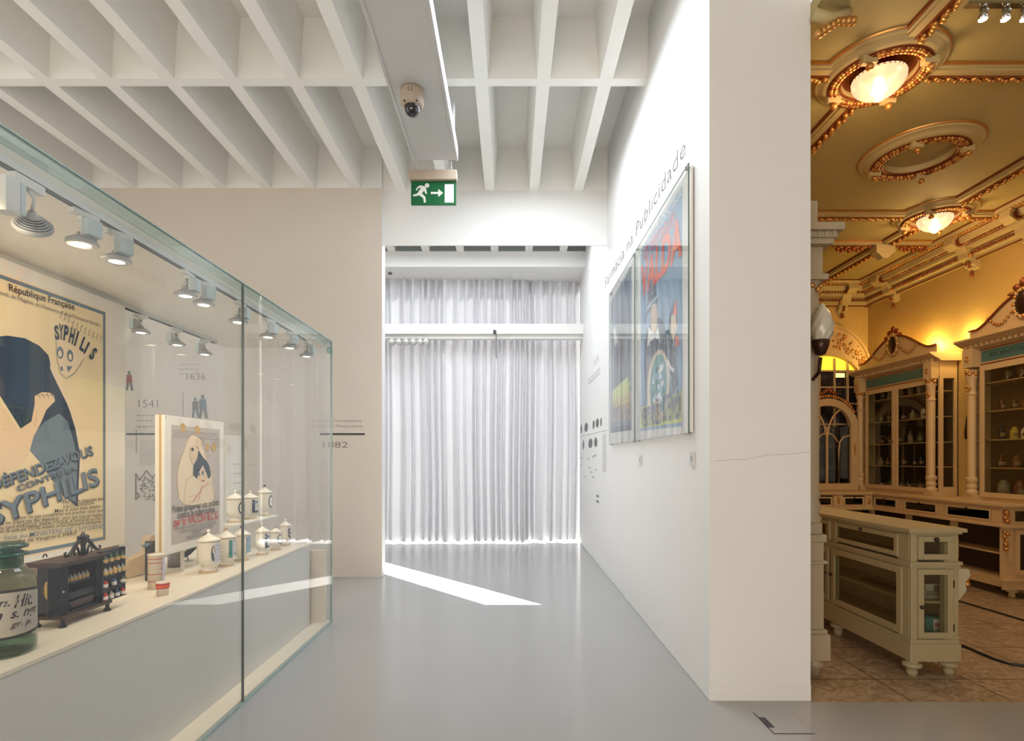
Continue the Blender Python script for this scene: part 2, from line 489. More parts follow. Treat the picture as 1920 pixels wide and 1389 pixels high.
for cx_ in (780, 846):
    m = MB()
    for j in range(6):
        zc = z(322) + .008 + j * .018
        vs = [(x(cx_) + .007 * math.cos(a) * (1 if j % 2 else .3), .007 * math.cos(a) * (.3 if j % 2 else 1), zc + .013 * math.sin(a)) for a in [2 * PI * q / 8 for q in range(9)]]
        m.tube(vs, .0022, CHROME, 5)
    m.build('chain', t)

# ================================================================== CURTAIN


def curtain(name, xa, xb, yc, zb, zt, seed, label):
    r = random.Random(seed); kn = [xa - .3]; am = [0]
    while kn[-1] < xb + .3:
        kn.append(kn[-1] + r.choice((.035, .045, .055, .07, .09, .12))); am.append((1 if len(am) % 2 else -1) * (.045 + .07 * r.random()))
    def fold(xx, zz):
        q = xx + .012 * math.sin(zz * 1.3 + xx * 2)
        i = 0
        while i < len(kn) - 2 and kn[i + 1] < q: i += 1
        s = (q - kn[i]) / (kn[i + 1] - kn[i]); s = s * s * (3 - 2 * s)
        return am[i] * (1 - s) + am[i + 1] * s
    nx = int((xb - xa) / .009); nz = 14; vs = []; fs = []
    for i in range(nx + 1):
        X = xa + (xb - xa) * i / nx
        hem = .008 * math.sin(X * 23) + .01 * math.sin(X * 9 + seed)
        for j in range(nz + 1):
            zz = zb + hem * (1 - j / nz) + (zt - zb) * j / nz
            vs.append((X, yc + fold(X, zz) * (1.0 - .25 * j / nz), zz))
    for i in range(nx):
        for j in range(nz):
            a = i * (nz + 1) + j
            fs.append((a, a + nz + 1, a + nz + 2, a + 1))
    o = MB().add(vs, fs, CURT, True).build(name)
    return tag(o, label, 'curtain')


curtain('curtain', -3.44, .31, 9.66, .05, 4.68, 3, 'wide white floor length curtain hanging left of the thin seam at right')
curtain('curtain', .24, XW - .004, 9.76, .05, 4.68, 11, 'narrow white floor length curtain beside the right wall')
# hook with pull cord under the rail
m = MB(); m.tube([(-.29, 9.29, 3.70), (-.27, 9.25, 3.64), (-.25, 9.25, 3.60), (-.25, 9.26, 3.3), (-.245, 9.26, 3.2)], .006, DGREY, 6).box(-.30, -.25, 9.255, 9.3, 3.62, 3.68, DGREY)
tag(m.build('pull_cord'), 'small grey pull cord hanging from the white rail before the curtain', 'cord')

# row of six small spotlights under the rail
proto = None
for i in range(6):
    px = [735, 748, 762, 775, 788, 799][i]
    X = (px - CX) * 9.28 / F
    ord_ = ('leftmost', 'second from left', 'third from left', 'fourth from left', 'fifth from left', 'rightmost')[i]
    lab = 'small white spotlight under the curtain rail, %s of the six' % ord_
    if proto is None:
        proto = thing('rail_spotlight', lab, 'spotlight', (X, 9.30, 3.56), 0, 'small spotlights under the white rail')
        MB().box(-.02, .02, -.03, .03, -.03, 0.0, LAMPW).tube([(0, 0, -.03), (0, -.02, -.06)], .008, LAMPW).build('bracket', proto)
        MB().lathe([(0, -.09), (.03, -.085), (.05, -.03), (.054, .03), (.05, .032)], LAMPW, (0, -.03, -.085), n=16, axis='y').build('lamp_head', proto)
        MB().lathe([(0, -.016), (.048, -.016)], mat('dim_lens', (240, 236, 226), .3, emit=.5), (0, -.03, -.085 + .0), n=16, axis='y').build('lens', proto)
    else: dup(proto, lab, (X, 9.30, 3.56))
tag(MB().box(-2.28, -1.42, 9.28, 9.32, 3.545, 3.56, LAMPW).build('lighting_rail'), 'short white lighting rail under the beam at the curtain', 'rail')
x_, z_ = onY(9.0, 724, 519)
tag(MB().lathe([(0, 0), (.035, 0), (.03, -.02), (0, -.025)], INKG, (x_, 9.3, 4.66), n=16).build('smoke_detector'), 'tiny grey detector at the left end of the pelmet', 'detector')

# ================================================================== WALL LETTERING
# timeline on the back wall (y = 6.92)
YT = 6.918
PT = frame_plane((0, YT, 0), (1, 0, 0), (0, 0, 1))
p2 = lambda px, py: onY(YT, px, py)


def lettering(name, label, fn, M=PT, cat='wall lettering'):
    q = Print(M); fn(q); return tag(q.build(name), label, cat)


def f(q):
    q.text('1882', p2(606, 839), p2(652, 839), .075, INKG, -.014)
    q.text('Produção Farmacêutica', p2(585, 791), p2(678, 791), .036, INKL, -.008)
    q.text('Pasteur e a Pasteurizaria', p2(585, 801), p2(680, 801), .036, INKL, -.008)
lettering('timeline_lettering', '1882 timeline lettering on the beige wall right of the glass case', f)
lettering('timeline_bar', 'thick dark timeline line above the 1882 figures', lambda q: q.rect(*p2(600, 815.5), *p2(684, 812), DGREY), cat='timeline bar')


def f(q):
    q.text('1541', p2(260, 764), p2(296, 764), .10, INKG, -.014)
    for i, (a, b) in enumerate(((780, 270), (790, 268), (801, 290))): q.scribble(p2(256, a)[0], p2(b + 20, a)[0], p2(256, a)[1], .03, INKL, i)
    q.line([p2(255.5, 805), p2(255.5, 850)], .008, INKG)
    for i in range(12): q.scribble(p2(262, 0)[0], p2(300, 0)[0], p2(0, 826 + i * 4)[1], .012, INKL, 30 + i)
lettering('timeline_lettering', '1541 timeline lettering with a small text block, seen through the case', f)
lettering('timeline_bar', 'dark timeline line left of the mother and child poster', lambda q: q.rect(*p2(236, 815.5), *p2(300, 812), DGREY), cat='timeline bar')


def f(q):
    q.text('1636', p2(350, 712), p2(385, 712), .085, INKG, -.014)
    for i in range(3): q.scribble(p2(336, 0)[0], p2(372, 0)[0], p2(0, 684 + i * 9)[1], .02, INKL, 60 + i)
    q.line([p2(343, 735), p2(343, 785)], .006, INKG)
lettering('timeline_lettering', '1636 timeline lettering above the poster of mother and child', f)


def figure(q, px, py, s, m, m2):
    u, v = p2(px, py)
    q.ell(u, v + s * .9, s * .075, s * .09, m)
    q.poly([(u - s * .13, v + s * .8), (u + s * .13, v + s * .8), (u + s * .17, v + s * .4), (u - s * .15, v + s * .4)], m2)
    q.poly([(u - s * .12, v + s * .4), (u + s * .0, v + s * .4), (u - s * .06, v), (u - s * .16, v)], m)
    q.poly([(u + s * .02, v + s * .4), (u + s * .14, v + s * .4), (u + s * .22, v), (u + s * .1, v)], m)


lettering('wall_figure', 'small printed figure in a red coat on the far wall', lambda q: figure(q, 242, 732, .25, INKG, mat('dull_red_ink', (150, 82, 74), .6)), cat='wall print')


def f(q): figure(q, 366, 783, .26, BLUEG, INKG); figure(q, 380, 784, .30, INKG, BLUEG); q.poly([p2(372, 752), p2(378, 752), p2(378, 756), p2(372, 756)], BLUEG)
lettering('wall_figure', 'printed pair of grey costumed figures below the 1636 lettering', f, cat='wall print')


def f(q):
    r = random.Random(3)
    for i in range(50):
        a = p2(256 + r.random() * 36, 900 + r.random() * 38); b = (a[0] + (r.random() - .5) * .1, a[1] + (r.random() - .3) * .1)
        q.line([a, ((a[0] + b[0]) / 2 + .02, (a[1] + b[1]) / 2), b], .008, INKG)
    q.line([p2(255, 938), p2(255, 888), p2(262, 900), p2(275, 882), p2(286, 896), p2(292, 888), p2(292, 938)], .012, INKG)
lettering('wall_engraving', 'grey line engraving on the far wall left of the framed mother poster', f, cat='wall print')

# lettering on the right wall (x = XW)
PW = frame_plane((XW - .001, 0, 0), (0, -1, 0), (0, 0, 1))


def w2(px, py):
    Y, zz = onX(XW - .001, px, py); return (-Y, zz)


lettering('wall_title', 'thin outlined title lettering climbing the white wall above the posters',
          lambda q: q.text('Farmácia na Publicidade', w2(1135, 541), w2(1285, 289), .135, INKG, -.006, spacing=1.1, vert=True), PW)


def f(q):
    def oval(px, py, w, h, mm):
        u, v = w2(px, py); u1, _ = w2(px + w, py); _, v1 = w2(px, py - h); q.ell(u, v, abs(u1 - u) / 2, abs(v1 - v) / 2, mm, 16)
    for a in ((1090, 804, 3), (1099, 801, 7), (1113, 796, 4), (1120, 793, 6), (1127, 791, 3)): oval(a[0], a[1], a[2], 17, INKG)
    for a in ((1094, 834, 3), (1107, 831, 8), (1117, 829, 6)): oval(a[0], a[1], a[2], 18, INKG)
    q.line([w2(1086, 819), w2(1139, 806)], .006, INKL)
    for i in range(19): q.line([w2(1130, 816 + i * 3.7), w2(1137, 814.5 + i * 3.9)], .007, INKL)
    r = random.Random(5)
    for i in range(12): oval(1090 + r.random() * 30, 848 + r.random() * 50, 3, 2.5, INKL)
    for i in range(2): oval(1121, 930 + i * 10, 5, 4, INKG)
lettering('wall_portraits', 'two rows of small grey portraits printed beyond the framed posters', f, PW, 'wall print')


def f(q):
    q.text('os serviços', w2(1103, 715), w2(1125, 693), .05, INKL, -.01, vert=True)
    q.text('farmacêuticos', w2(1103, 722), w2(1125, 701), .05, INKL, -.01, vert=True)
    q.text('XX', w2(1113, 688), w2(1123, 676), .10, INKL, -.015, vert=True)
    q.line([w2(1121, 724), w2(1121, 770)], .004, INKL)
lettering('wall_heading', 'faint small heading above the printed grey portraits', f, PW)

for px, py, lab in ((1202, 862, 'small white wall socket below the gap between the framed posters'), (1300, 860, 'small white wall socket near the end of the wall')):
    Y, zz = onX(XW, px, py)
    t = thing('wall_socket', lab, 'socket', (XW, Y, zz))
    MB().box(-.012, 0, -.045, .045, -.045, .045, LAMPW).build('cover', t, bevel=.003)
    MB().lathe([(0, 0), (.02, 0)], INKL, (-.0125, 0, 0), n=16, axis='x').build('insert', t)

# wall crack
m = Print(frame_plane((0, YP - .0008, 0), (1, 0, 0), (0, 0, 1)))
m.line([onY(YP, a, b) for a, b in ((1338, 864), (1360, 863), (1375, 861), (1395, 862), (1418, 857), (1440, 853), (1465, 852), (1490, 850), (1518, 847))], .002, INKL)
tag(m.build('crack'), 'fine grey crack across the end of the thick white wall', 'crack')
# floor hatch
hz = lambda a, b: onZ(0, a, b)
A = [hz(1412, 1336), hz(1486, 1336), hz(1528, 1376), hz(1451, 1376)]
t = thing('floor_box', 'square flush floor box with small steel flap by the thick wall', 'floor box', (0, 0, 0))
m = MB(); m.add([(p[0], p[1], .002) for p in A], [(0, 1, 2, 3)], DGREY).build('rim', t)
cx_ = sum(p[0] for p in A) / 4; cy_ = sum(p[1] for p in A) / 4
MB().add([(cx_ + (p[0] - cx_) * .975, cy_ + (p[1] - cy_) * .985, .0035) for p in A], [(0, 1, 2, 3)], FLOOR).build('lid', t)
B_ = [hz(1423, 1346), hz(1434, 1346), hz(1453, 1365), hz(1441, 1365)]
MB().add([(p[0], p[1], .005) for p in B_], [(0, 1, 2, 3)], DGREY).build('flap', t)

# ================================================================== RIGHT WALL POSTERS


def boxed_poster(name, label, Yn, Yf, zt, zb, paint, depth=.030):
    t = thing(name, label, 'framed poster', (0, 0, 0))
    X = XW
    MB().box(X - depth + .008, X - .006, Yn, Yf, zb, zt, WMAT).build('mount', t, bevel=.002)
    MB().box(X - depth - .012, X - depth - .006, Yn - .004, Yf, zb - .01, zt + .01, GL).build('glass', t)
    MB().box(X - depth - .013, X - depth - .005, Yn - .008, Yn - .004, zb - .01, zt + .01, mat('dark_green_glass_edge', (70, 96, 84), .2)).box(X - depth - .013, X - depth - .005, Yf, Yf + .004, zb - .01, zt + .01, GE) \
        .box(X - depth - .013, X - depth - .005, Yn, Yf, zt + .01, zt + .014, GE).build('glass_edge', t)
    m = MB()
    for yy in (Yn + .06, Yf - .06):
        for zz in (zb - .012, zt + .004): m.box(X - depth - .016, X - .01, yy - .012, yy + .012, zz - .006, zz + .01, STEEL)
    m.build('clip', t)
    q = Print(frame_plane((X - depth + .0075, 0, 0), (0, -1, 0), (0, 0, 1)))
    def g(px, py):
        Y, zz = onX(X - depth + .007, px, py); return (-Y, zz)
    paint(q, g); q.build('poster_print', t)
    return t


def valda(q, g):
    q.poly([g(1201, 796 + 12), g(1279, 799), g(1279, 347), g(1201, 469)], PBLUE)
    q.poly([g(1201, 764), g(1279, 732), g(1279, 791), g(1201, 803)], YEL)
    # figure: dark coat, tall hat, face, scarf, tin
    q.poly([g(1211, 625), g(1216, 612), g(1226, 598), g(1238, 596), g(1246, 608), g(1250, 640), g(1254, 690), g(1258, 735), g(1240, 752), g(1212, 752), g(1208, 690)], DSL)
    q.poly([g(1210, 600), g(1215, 560), g(1213, 545), g(1222, 524), g(1229, 524), g(1231, 555), g(1236, 550), g(1232, 570), g(1214, 590)], DSL)
    q.line([g(1209, 585), g(1223, 566), g(1238, 549)], .03, SKYB)
    q.poly([g(1222, 572), g(1231, 568), g(1233, 585), g(1232, 612), g(1228, 626), g(1222, 622), g(1220, 600)], SKIN)
    q.poly([g(1216, 612), g(1222, 620), g(1228, 627), g(1234, 612), g(1238, 642), g(1228, 632), g(1214, 650)], WHT)
    q.poly([g(1218, 640), g(1236, 634), g(1238, 655), g(1228, 664), g(1214, 660)], NAVY)
    q.ell(*g(1233, 725), .34, .30, SKIN, 28); q.ell(*g(1234, 722), .27, .25, TEAL, 28)
    r = random.Random(2)
    zd = q.z()
    for i in range(40):
        u, v = g(1234, 722); q.ell(u + (r.random() - .5) * .34, v + (r.random() - .5) * .34, .03, .025, r.choice((SKYB, DSL, WHT, PBLUE)), 8, zd + i * 2e-5)
    # figure at right with bright face
    q.poly([g(1254, 600), g(1264, 560), g(1270, 600), g(1268, 680), g(1272, 720), g(1262, 738), g(1252, 650)], DSL)
    q.poly([g(1259, 592), g(1267, 588), g(1270, 620), g(1262, 640), g(1258, 620)], SKIN)
    q.poly([g(1262, 590), g(1268, 560), g(1270, 590)], ORANGE); q.poly([g(1266, 632), g(1274, 630), g(1274, 648), g(1267, 650)], ORANGE)
    q.line([g(1252, 676), g(1258, 690), g(1264, 695)], .03, WHT)
    zd = q.z()
    for i in range(120):
        a = g(1214 + r.random() * 62, 400 + r.random() * 340)
        if a[1] > 1.9: q.ell(a[0], a[1], .012, .012, SKYB, 6, zd + i * 1e-6)
    q.poly([g(1228, 752), g(1236, 752), g(1242, 790), g(1226, 792)], OCH)
    q.text('PASTILLES DU DOCTEUR', g(1203, 477), g(1279, 366), .06, WHT, .0, vert=True)
    q.text('LES VÉRITABLES', g(1207, 489), g(1266, 420), .10, mat('rose_ink', (206, 104, 120), .6), .02, vert=True)
    q.text('VALDA', g(1203, 557), g(1279, 474), .27, ORANGE, .035, shear=.1, vert=True)
    q.text('Exigez bien', g(1203, 781), g(1233, 772), .11, NAVY, .0, vert=True)
    q.text('en boîtes seulement', g(1253, 765), g(1278, 755), .09, NAVY, .0, vert=True)
    q.text('VÉRITABLES', g(1203, 800), g(1240, 793), .16, NAVY, .02, vert=True)
    q.text('BOITES VALDA', g(1244, 790), g(1278, 782), .20, NAVY, .02, vert=True)


def second(q, g):
    q.poly([g(1145, 812), g(1184, 806), g(1184, 497), g(1145, 567)], BLUEG)
    q.poly([g(1145, 812), g(1184, 806), g(1184, 796), g(1145, 801)], NAVY)
    q.poly([g(1150, 690), g(1158, 640), g(1166, 600), g(1172, 640), g(1176, 740), g(1166, 770), g(1150, 770)], DSL)
    q.poly([g(1149, 620), g(1153, 612), g(1158, 640), g(1153, 650)], WHT)
    q.poly([g(1149, 732), g(1178, 705), g(1180, 745), g(1150, 760)], YEL)
    r = random.Random(4)
    for i in range(6): q.line([g(1150 + 5 * i, 560 + r.random() * 40), g(1149 + 6 * i, 700)], .02, r.choice((NAVY, SKYB, OCH)))
    q.text('PASTILLES', g(1148, 766), g(1182, 752), .20, YEL, .02, vert=True)
    q.text('TOUX RHUMES', g(1147, 792), g(1183, 784), .26, OCH, .02, vert=True)


boxed_poster('framed_poster', 'nearer framed poster with orange VALDA lettering and a dark coated figure', 3.67, 5.23, 3.474, 1.68, valda)
boxed_poster('framed_poster', 'farther framed poster in dark blue with yellow lettering', 5.27, 6.62, 3.474, 1.68, second)

# ================================================================== GLASS DISPLAY CASE
XG = -1.635; YE = 4.99; ZT = 2.57
case = thing('display_case', 'long floor standing glass display case with white bench', 'display case', (0, 0, 0))
for y0, y1 in ((.05, 1.688), (1.692, 3.338), (3.342, YE)):
    MB().box(XG - .012, XG, y0, y1, .015, ZT, GL).build('glass_pane', case)
MB().box(-2.6, XG - .012, YE - .012, YE, .03, ZT, GL).build('glass_pane', case)
for y0, y1 in ((.05, 3.34), (3.34, YE - .014)):
    MB().box(-2.612, -2.60, y0, y1, .03, ZT, GL).build('glass_pane', case)
MB().box(XG - .013, XG + .001, .05, YE, ZT, ZT + .006, GE).box(XG - .05, XG + .001, .05, YE, ZT - .03, ZT + .0, glass('greenish_glass', (.76, .85, .83))).build('glass_top_edge', case)
MB().box(XG - .013, XG + .002, .05, YE, .0, .016, GE).build('glass_foot_edge', case)
MB().box(XG - .013, XG + .002, 3.337, 3.343, .01, ZT, GED).build('glass_joint', case)
MB().box(XG - .016, XG + .003, YE - .003, YE + .003, .0, ZT, GE).build('corner_edge', case)
MB().box(XG - .014, XG + .001, YE - .10, YE - .02, ZT - .12, ZT - .06, glass('lock_glass', (.7, .85, .83))).build('corner_clip', case)
MB().box(-2.60, XG - .05, .05, 4.97, 2.51, 2.545, CREAMB).build('lid_panel', case)
MB().box(-2.62, -1.78, .05, 4.825, .03, .735, CABW).build('bench_body', case)
MB().box(-2.62, -1.775, .05, 4.83, .735, .753, CREAMB).build('bench_top', case, bevel=.002)
MB().box(-2.60, XG - .013, .05, 4.975, .005, .03, CREAMB).build('ledge', case, bevel=.002)
MB().box(-2.58, -1.665, 4.90, 4.94, .03, .68, CREAMB).build('end_panel', case)
# glass riser shelf for the upper jars
t = thing('jar_shelf', 'narrow raised white shelf carrying three jars', 'shelf', (0, 0, 0))
MB().box(-2.22, -2.04, 4.05, 4.80, .995, 1.01, WMAT).build('board', t, bevel=.002)
m = MB()
for yy in (4.07, 4.78): m.box(-2.2, -2.19, yy - .004, yy + .004, .753, .995, STEEL)
m.build('support', t)

# lighting tracks
def track(X, y0, y1, z0, label):
    t = thing('lighting_track', label, 'lighting track', (X, y0, z0))
    L = y1 - y0
    MB().box(-.017, .017, 0, L, .004, .03, LAMPW).build('channel', t)
    MB().box(-.012, -.004, .01, L - .01, .0, .006, BLK).box(.004, .012, .01, L - .01, .0, .006, BLK).build('conductor', t)
track(-1.70, .4, 4.52, 2.48, 'white lighting track just inside the front glass of the case')
track(-2.52, .4, 4.66, 2.48, 'white lighting track along the back of the case')


def spot_proto():
    t = thing('track_spotlight', '', 'spotlight', (0, 0, 0), 0, 'track spotlights inside the glass case')
    MB().box(-.016, .016, -.055, .055, -.032, 0, LAMPW).box(-.012, .012, -.02, .02, -.06, -.03, LAMPW).build('adapter', t, bevel=.002)
    MB().box(.025, .055, -.03, .03, -.16, -.055, mat('pale_blue_grey_plastic', (176, 190, 190), .4)).box(.018, .027, -.034, .034, -.165, -.05, LAMPW).build('transformer', t, bevel=.002)
    MB().tube([(0, 0, -.055), (-.006, 0, -.10), (-.01, 0, -.13)], .007, STEEL).build('arm', t)
    h = MB().lathe([(0, -.128), (.016, -.128), (.02, -.15), (.034, -.16), (.036, -.166), (.044, -.17), (.047, -.176), (.054, -.18), (.057, -.20), (.052, -.204)], LAMPG, (-.01, 0, 0), n=24).build('lamp_head', t)
    MB().lathe([(0, -.203), (.03, -.204)], BULB, (-.01, 0, 0), n=20).lathe([(.03, -.2045), (.053, -.2035)], LAMPW, (-.01, 0, 0), n=24).build('lens', h)
    MB().tube([(.0, .03, -.03), (-.03, .05, -.06), (-.045, .03, -.10), (-.03, .01, -.13), (-.01, 0, -.135)], .003, LAMPW, 6).build('cable', t)
    return t


sp = spot_proto(); first = True
front = ((-60, 'hidden'), (158, 'second'), (222, 'third'), (352, 'fourth'), (384, 'fifth'), (450, 'sixth, grey backed'), (505, 'seventh'), (545, 'eighth'), (577, 'farthest'))
words = {158: 'track spotlight on the front track, first lit lamp from the left', 222: 'track spotlight on the front track, second lit lamp from the left',
         352: 'track spotlight on the front track, left of the close middle pair', 384: 'track spotlight on the front track, right of the close middle pair',
         450: 'track spotlight on the front track, just left of the glass joint', 505: 'track spotlight on the front track, just right of the glass joint',
         545: 'track spotlight on the front track, second from its far end', 577: 'track spotlight on the front track, at its far end'}
for px in (158, 222, 352, 384, 450, 505, 545, 577):
    Y = -1.70 * F / (px - CX)
    k = sp if first else dup(sp)
    first = False
    k.scale = (1, 1, .62); k.location = (-1.70, Y, 2.48); k.rotation_euler = (0, 0, R.uniform(-.5, .5)); k['label'] = words[px]
for px, w in ((262, 'leftmost of the three'), (330, 'middle of the three'), (382, 'rightmost of the three')):
    Y = -2.52 * F / (px - CX)
    dup(sp, 'track spotlight on the back track of the case, ' + w, (-2.52, Y, 2.48), PI + R.uniform(-.3, .3), scale=(1, 1, .62))
for i, (X, Y, ax, ay, pw, az) in enumerate(((-1.70, 1.6, -2.45, 2.5, 26, 1.7), (-1.70, 2.15, -2.45, 2.9, 26, 1.9), (-1.70, 2.37, -2.1, 2.9, 26, .9), (-1.70, 2.9, -2.2, 3.2, 26, .9), (-1.70, 3.03, -2.1, 3.8, 26, .9),
                                       (-1.70, 3.7, -2.1, 4.3, 18, .9), (-1.70, 4.4, -2.1, 4.6, 14, .9), (-2.5, 3.7, -2.0, 3.6, 14, .9), (-2.5, 4.4, -2.0, 4.2, 12, .9), (-1.70, .9, -2.2, 1.6, 20, .9))):
    light('track_lamp_light', 'SPOT', (X, Y, 2.345), pw * (.55 if az < 1 else 1.0), (1.0, .80, .56), spot_size=1.75, spot_blend=.9, shadow_soft_size=.03, aim=(ax, ay, az))
# big ringed lamp seen from behind
Y = 1.70 * F / (958 - 50)
t = thing('track_spotlight', 'large ringed spotlight seen from its back, nearest on the front track', 'spotlight', (-1.70, Y, 2.48), 0, 'track spotlights inside the glass case')
MB().box(-.016, .016, -.06, .06, -.032, 0, LAMPW).build('adapter', t, bevel=.002)
MB().box(-.03, .02, -.10, -.045, -.15, -.03, LAMPW).box(-.028, .018, -.044, -.02, -.14, -.03, mat('pale_blue_grey_plastic', (176, 190, 190), .4)).build('transformer', t, bevel=.003)
MB().tube([(0, .0, -.03), (.01, .02, -.06), (.0, .02, -.10)], .006, LAMPW).build('arm', t)
hd = MB(Matrix.Translation((-.01, .035, -.125)) @ Vector((.42, -.55, .62)).to_track_quat('Z', 'Y').to_matrix().to_4x4())
prof = [(0, .03), (.012, .03), (.014, .02)]
for i in range(6): prof += [(.02 + i * .0065, .012 - i * .006), (.026 + i * .0065, .012 - i * .006), (.024 + i * .0065, .007 - i * .006)]
prof += [(.06, -.028), (.055, -.036)]
h = hd.lathe(prof, LAMPG, n=28).build('lamp_head', t)
MB(hd.M).lathe([(0, -.034), (.054, -.034)], LAMPW, n=24).build('lens', h)
for i in range(5): MB(hd.M).lathe([(.0265 + i * .0065, .0112 - i * .006), (.0268 + i * .0065, .0075 - i * .006), (.0262 + i * .0065, .0060 - i * .006)], DGREY, n=28).build('groove', h)
MB().tube([(0, -.05, 0), (.01, -.12, .03), (.01, -.2, .0), (0, -.24, -.06)], .003, INKG, 6).build('cable', t)

# ------------------------------------------------ big hygiene poster
XS = -2.45
board = thing('mounted_poster', 'large public health poster with SYPHILIS lettering on a white board', 'poster', (0, 0, 0))
g = lambda px, py: onX(XS, px, py)
yb0 = 2.30; ybr = onX(XS, 236, 0)[0]
MB().box(XS - .06, XS - .004, yb0, ybr, .96, 2.47, WMAT).build('board', board, bevel=.004)
q = Print(frame_plane((XS - .004, 0, 0), (0, 1, 0), (0, 0, 1)))
u0, u1 = 2.394, 3.284; v0, v1 = 1.032, 2.366
q.rect(u0 - .03, v0 - .03, u1 + .03, v1 + .03, CRM); q.rect(u0 - .02, v0 - .02, u1 + .02, v1 + .02, BLUEG); q.rect(u0, v0, u1, v1, PAPER)
# large cloaked shape (generic): slanting blue shape, pale rim and shadow
G = g
q.poly([G(-60, 660), G(-30, 634), G(15, 629), G(48, 634), G(75, 648), G(92, 666), G(98, 690), G(113, 720), G(132, 770), G(146, 815), G(152, 850), G(152, 900), G(146, 950), G(120, 930), G(64, 850), G(57, 845), G(56, 842), G(70, 800), G(40, 804), G(0, 740), G(-60, 660)], NAVY)
q.poly([G(96, 676), G(101, 682), G(140, 775), G(152, 822), G(158, 880), G(152, 940), G(147, 948), G(151, 850), G(138, 780), G(99, 700), G(95, 690)], CRM)
q.poly([G(57, 845), G(66, 812), G(85, 790), G(112, 775), G(128, 790), G(140, 830), G(146, 870), G(143, 944), G(118, 926), G(72, 862)], BLUEG)
q.poly([G(-60, 760), G(0, 752), G(36, 806), G(60, 790), G(66, 758), G(66, 742), G(80, 735), G(94, 736), G(102, 742), G(104, 752), G(88, 768), G(78, 792), G(64, 818), G(56, 848), G(54, 858), G(30, 880), G(-60, 900)], SKIN)
for i in range(4): q.line([G(68 + i * 9, 742), G(72 + i * 9, 738), G(76 + i * 8, 746)], .004, INKG)
q.line([G(70, 770), G(66, 800)], .003, OCH)
# pale mask with lettered hair
q.poly([G(106, 638), G(112, 634), G(150, 650), G(158, 668), G(150, 684), G(138, 700), G(124, 709), G(114, 700), G(107, 672)], CRM)
q.ell(*G(113.5, 661), .022, .034, BLUEG, 18); q.ell(*G(132, 667), .022, .034, BLUEG, 18)
q.ell(*G(113, 663), .012, .018, CRM, 12); q.ell(*G(132, 669), .012, .018, CRM, 12)
q.ell(*G(116, 691), .009, .014, BLUEG, 12); q.poly([G(125, 686), G(136, 687), G(128, 698)], BLUEG)
q.line([G(106, 640), G(107, 672), G(114, 700), G(124, 709)], .003, BLUEG); q.line([G(124, 709), G(140, 700), G(158, 672)], .003, BLUEG)
fan = ((107, 635, 22, -.1), (114, 634, 24, 0), (122, 636, 25, .12), (132, 640, 26, .22), (142, 646, 26, .32), (152, 653, 24, .42), (160, 660, 22, .5), (170, 668, 22, .6))
for ch, (px, py, h_, a_) in zip('SYPHILIS', fan):
    A_ = G(px - 3.5, py); hh = h_ * A_[0] / F
    e = (math.cos(-a_), math.sin(-a_))
    wl = .012 if ch == 'I' else .03
    q.text(ch, A_, (A_[0] + wl * e[0], A_[1] + wl * e[1]), hh * 1.1, NAVY, .04)
for i in range(11):
    A_ = G(112 + i * 7.5, 602 + i * 4.0 - (6 if i < 3 else 0)); q.line([A_, (A_[0] + .008, A_[1] + .012), (A_[0] + .006, A_[1] + .028), (A_[0] + .018, A_[1] + .042)], .0035, INKG)
q.text('République Française', G(16, 545), G(139, 581), .035, INK, .012)
q.text("Ministère du Travail, de l'Hygiène, de l'Assistance et de la Prévoyance Sociales", (2.46, G(0, 548)[1] - .01), (3.25, G(0, 548)[1] - .01), .02, INKG)
def blk(t, a, b, h, off):
    A_, B_ = G(*a), G(*b)
    q.text(t, (A_[0] + .006, A_[1] - .006), (B_[0] + .006, B_[1] - .006), h, NAVY, off)
    q.text(t, A_, B_, h, BLUEG, off * .6)
blk('DÉFENDEZ-VOUS', (-16, 920), (174, 851), .052, .02)
blk('CONTRE LA', (31, 920), (143, 880), .028, .01)
blk('SYPHILIS', (-22, 989), (186, 906), .098, .03)
lines = (('Ne vous exposez pas', 117, 193, 944, 937), ('à la CONTAGION.', 117, 176, 953, 945), ('Mais si vous êtes atteint :', 101, 191, 961, 951),
         ('Pour ne pas contaminer vos proches : pour que', 30, 191, 974, 959), ("vos enfants ne soient pas des dégénérés : pour que vous ne risquiez", -42, 191, 988, 967),
         ("d'être tôt ou tard AVEUGLE, PARALYTIQUE, ATAXIQUE ou FOU", -50, 190, 998, 974), ('Faites-vous soigner de suite par VOTRE médecin ou aux Dispensaires antivénériens', -66, 190, 1006, 980),
         ("sur liste au MINISTÈRE DE L'HYGIÈNE", -20, 191, 1015, 990), ('26, Bd de Vaugirard, PARIS', 11, 142, 1022, 1002))
for s_, a, b, ya, yb_ in lines:
    A_ = G(a, ya); B_ = G(b, yb_)
    if A_[0] < u0 + .02: A_ = (u0 + .02, A_[1])
    q.text(s_, A_, B_, .019 if 'MINI' not in s_ else .025, INK if 'MINI' not in s_ else BLUEG, .008)
q.build('poster_print', board)
MB().box(XS - .10, XS - .03, 1.9, ybr - .02, .753, .96, mat('taupe_block', (150, 130, 112), .6)).build('plinth', board)

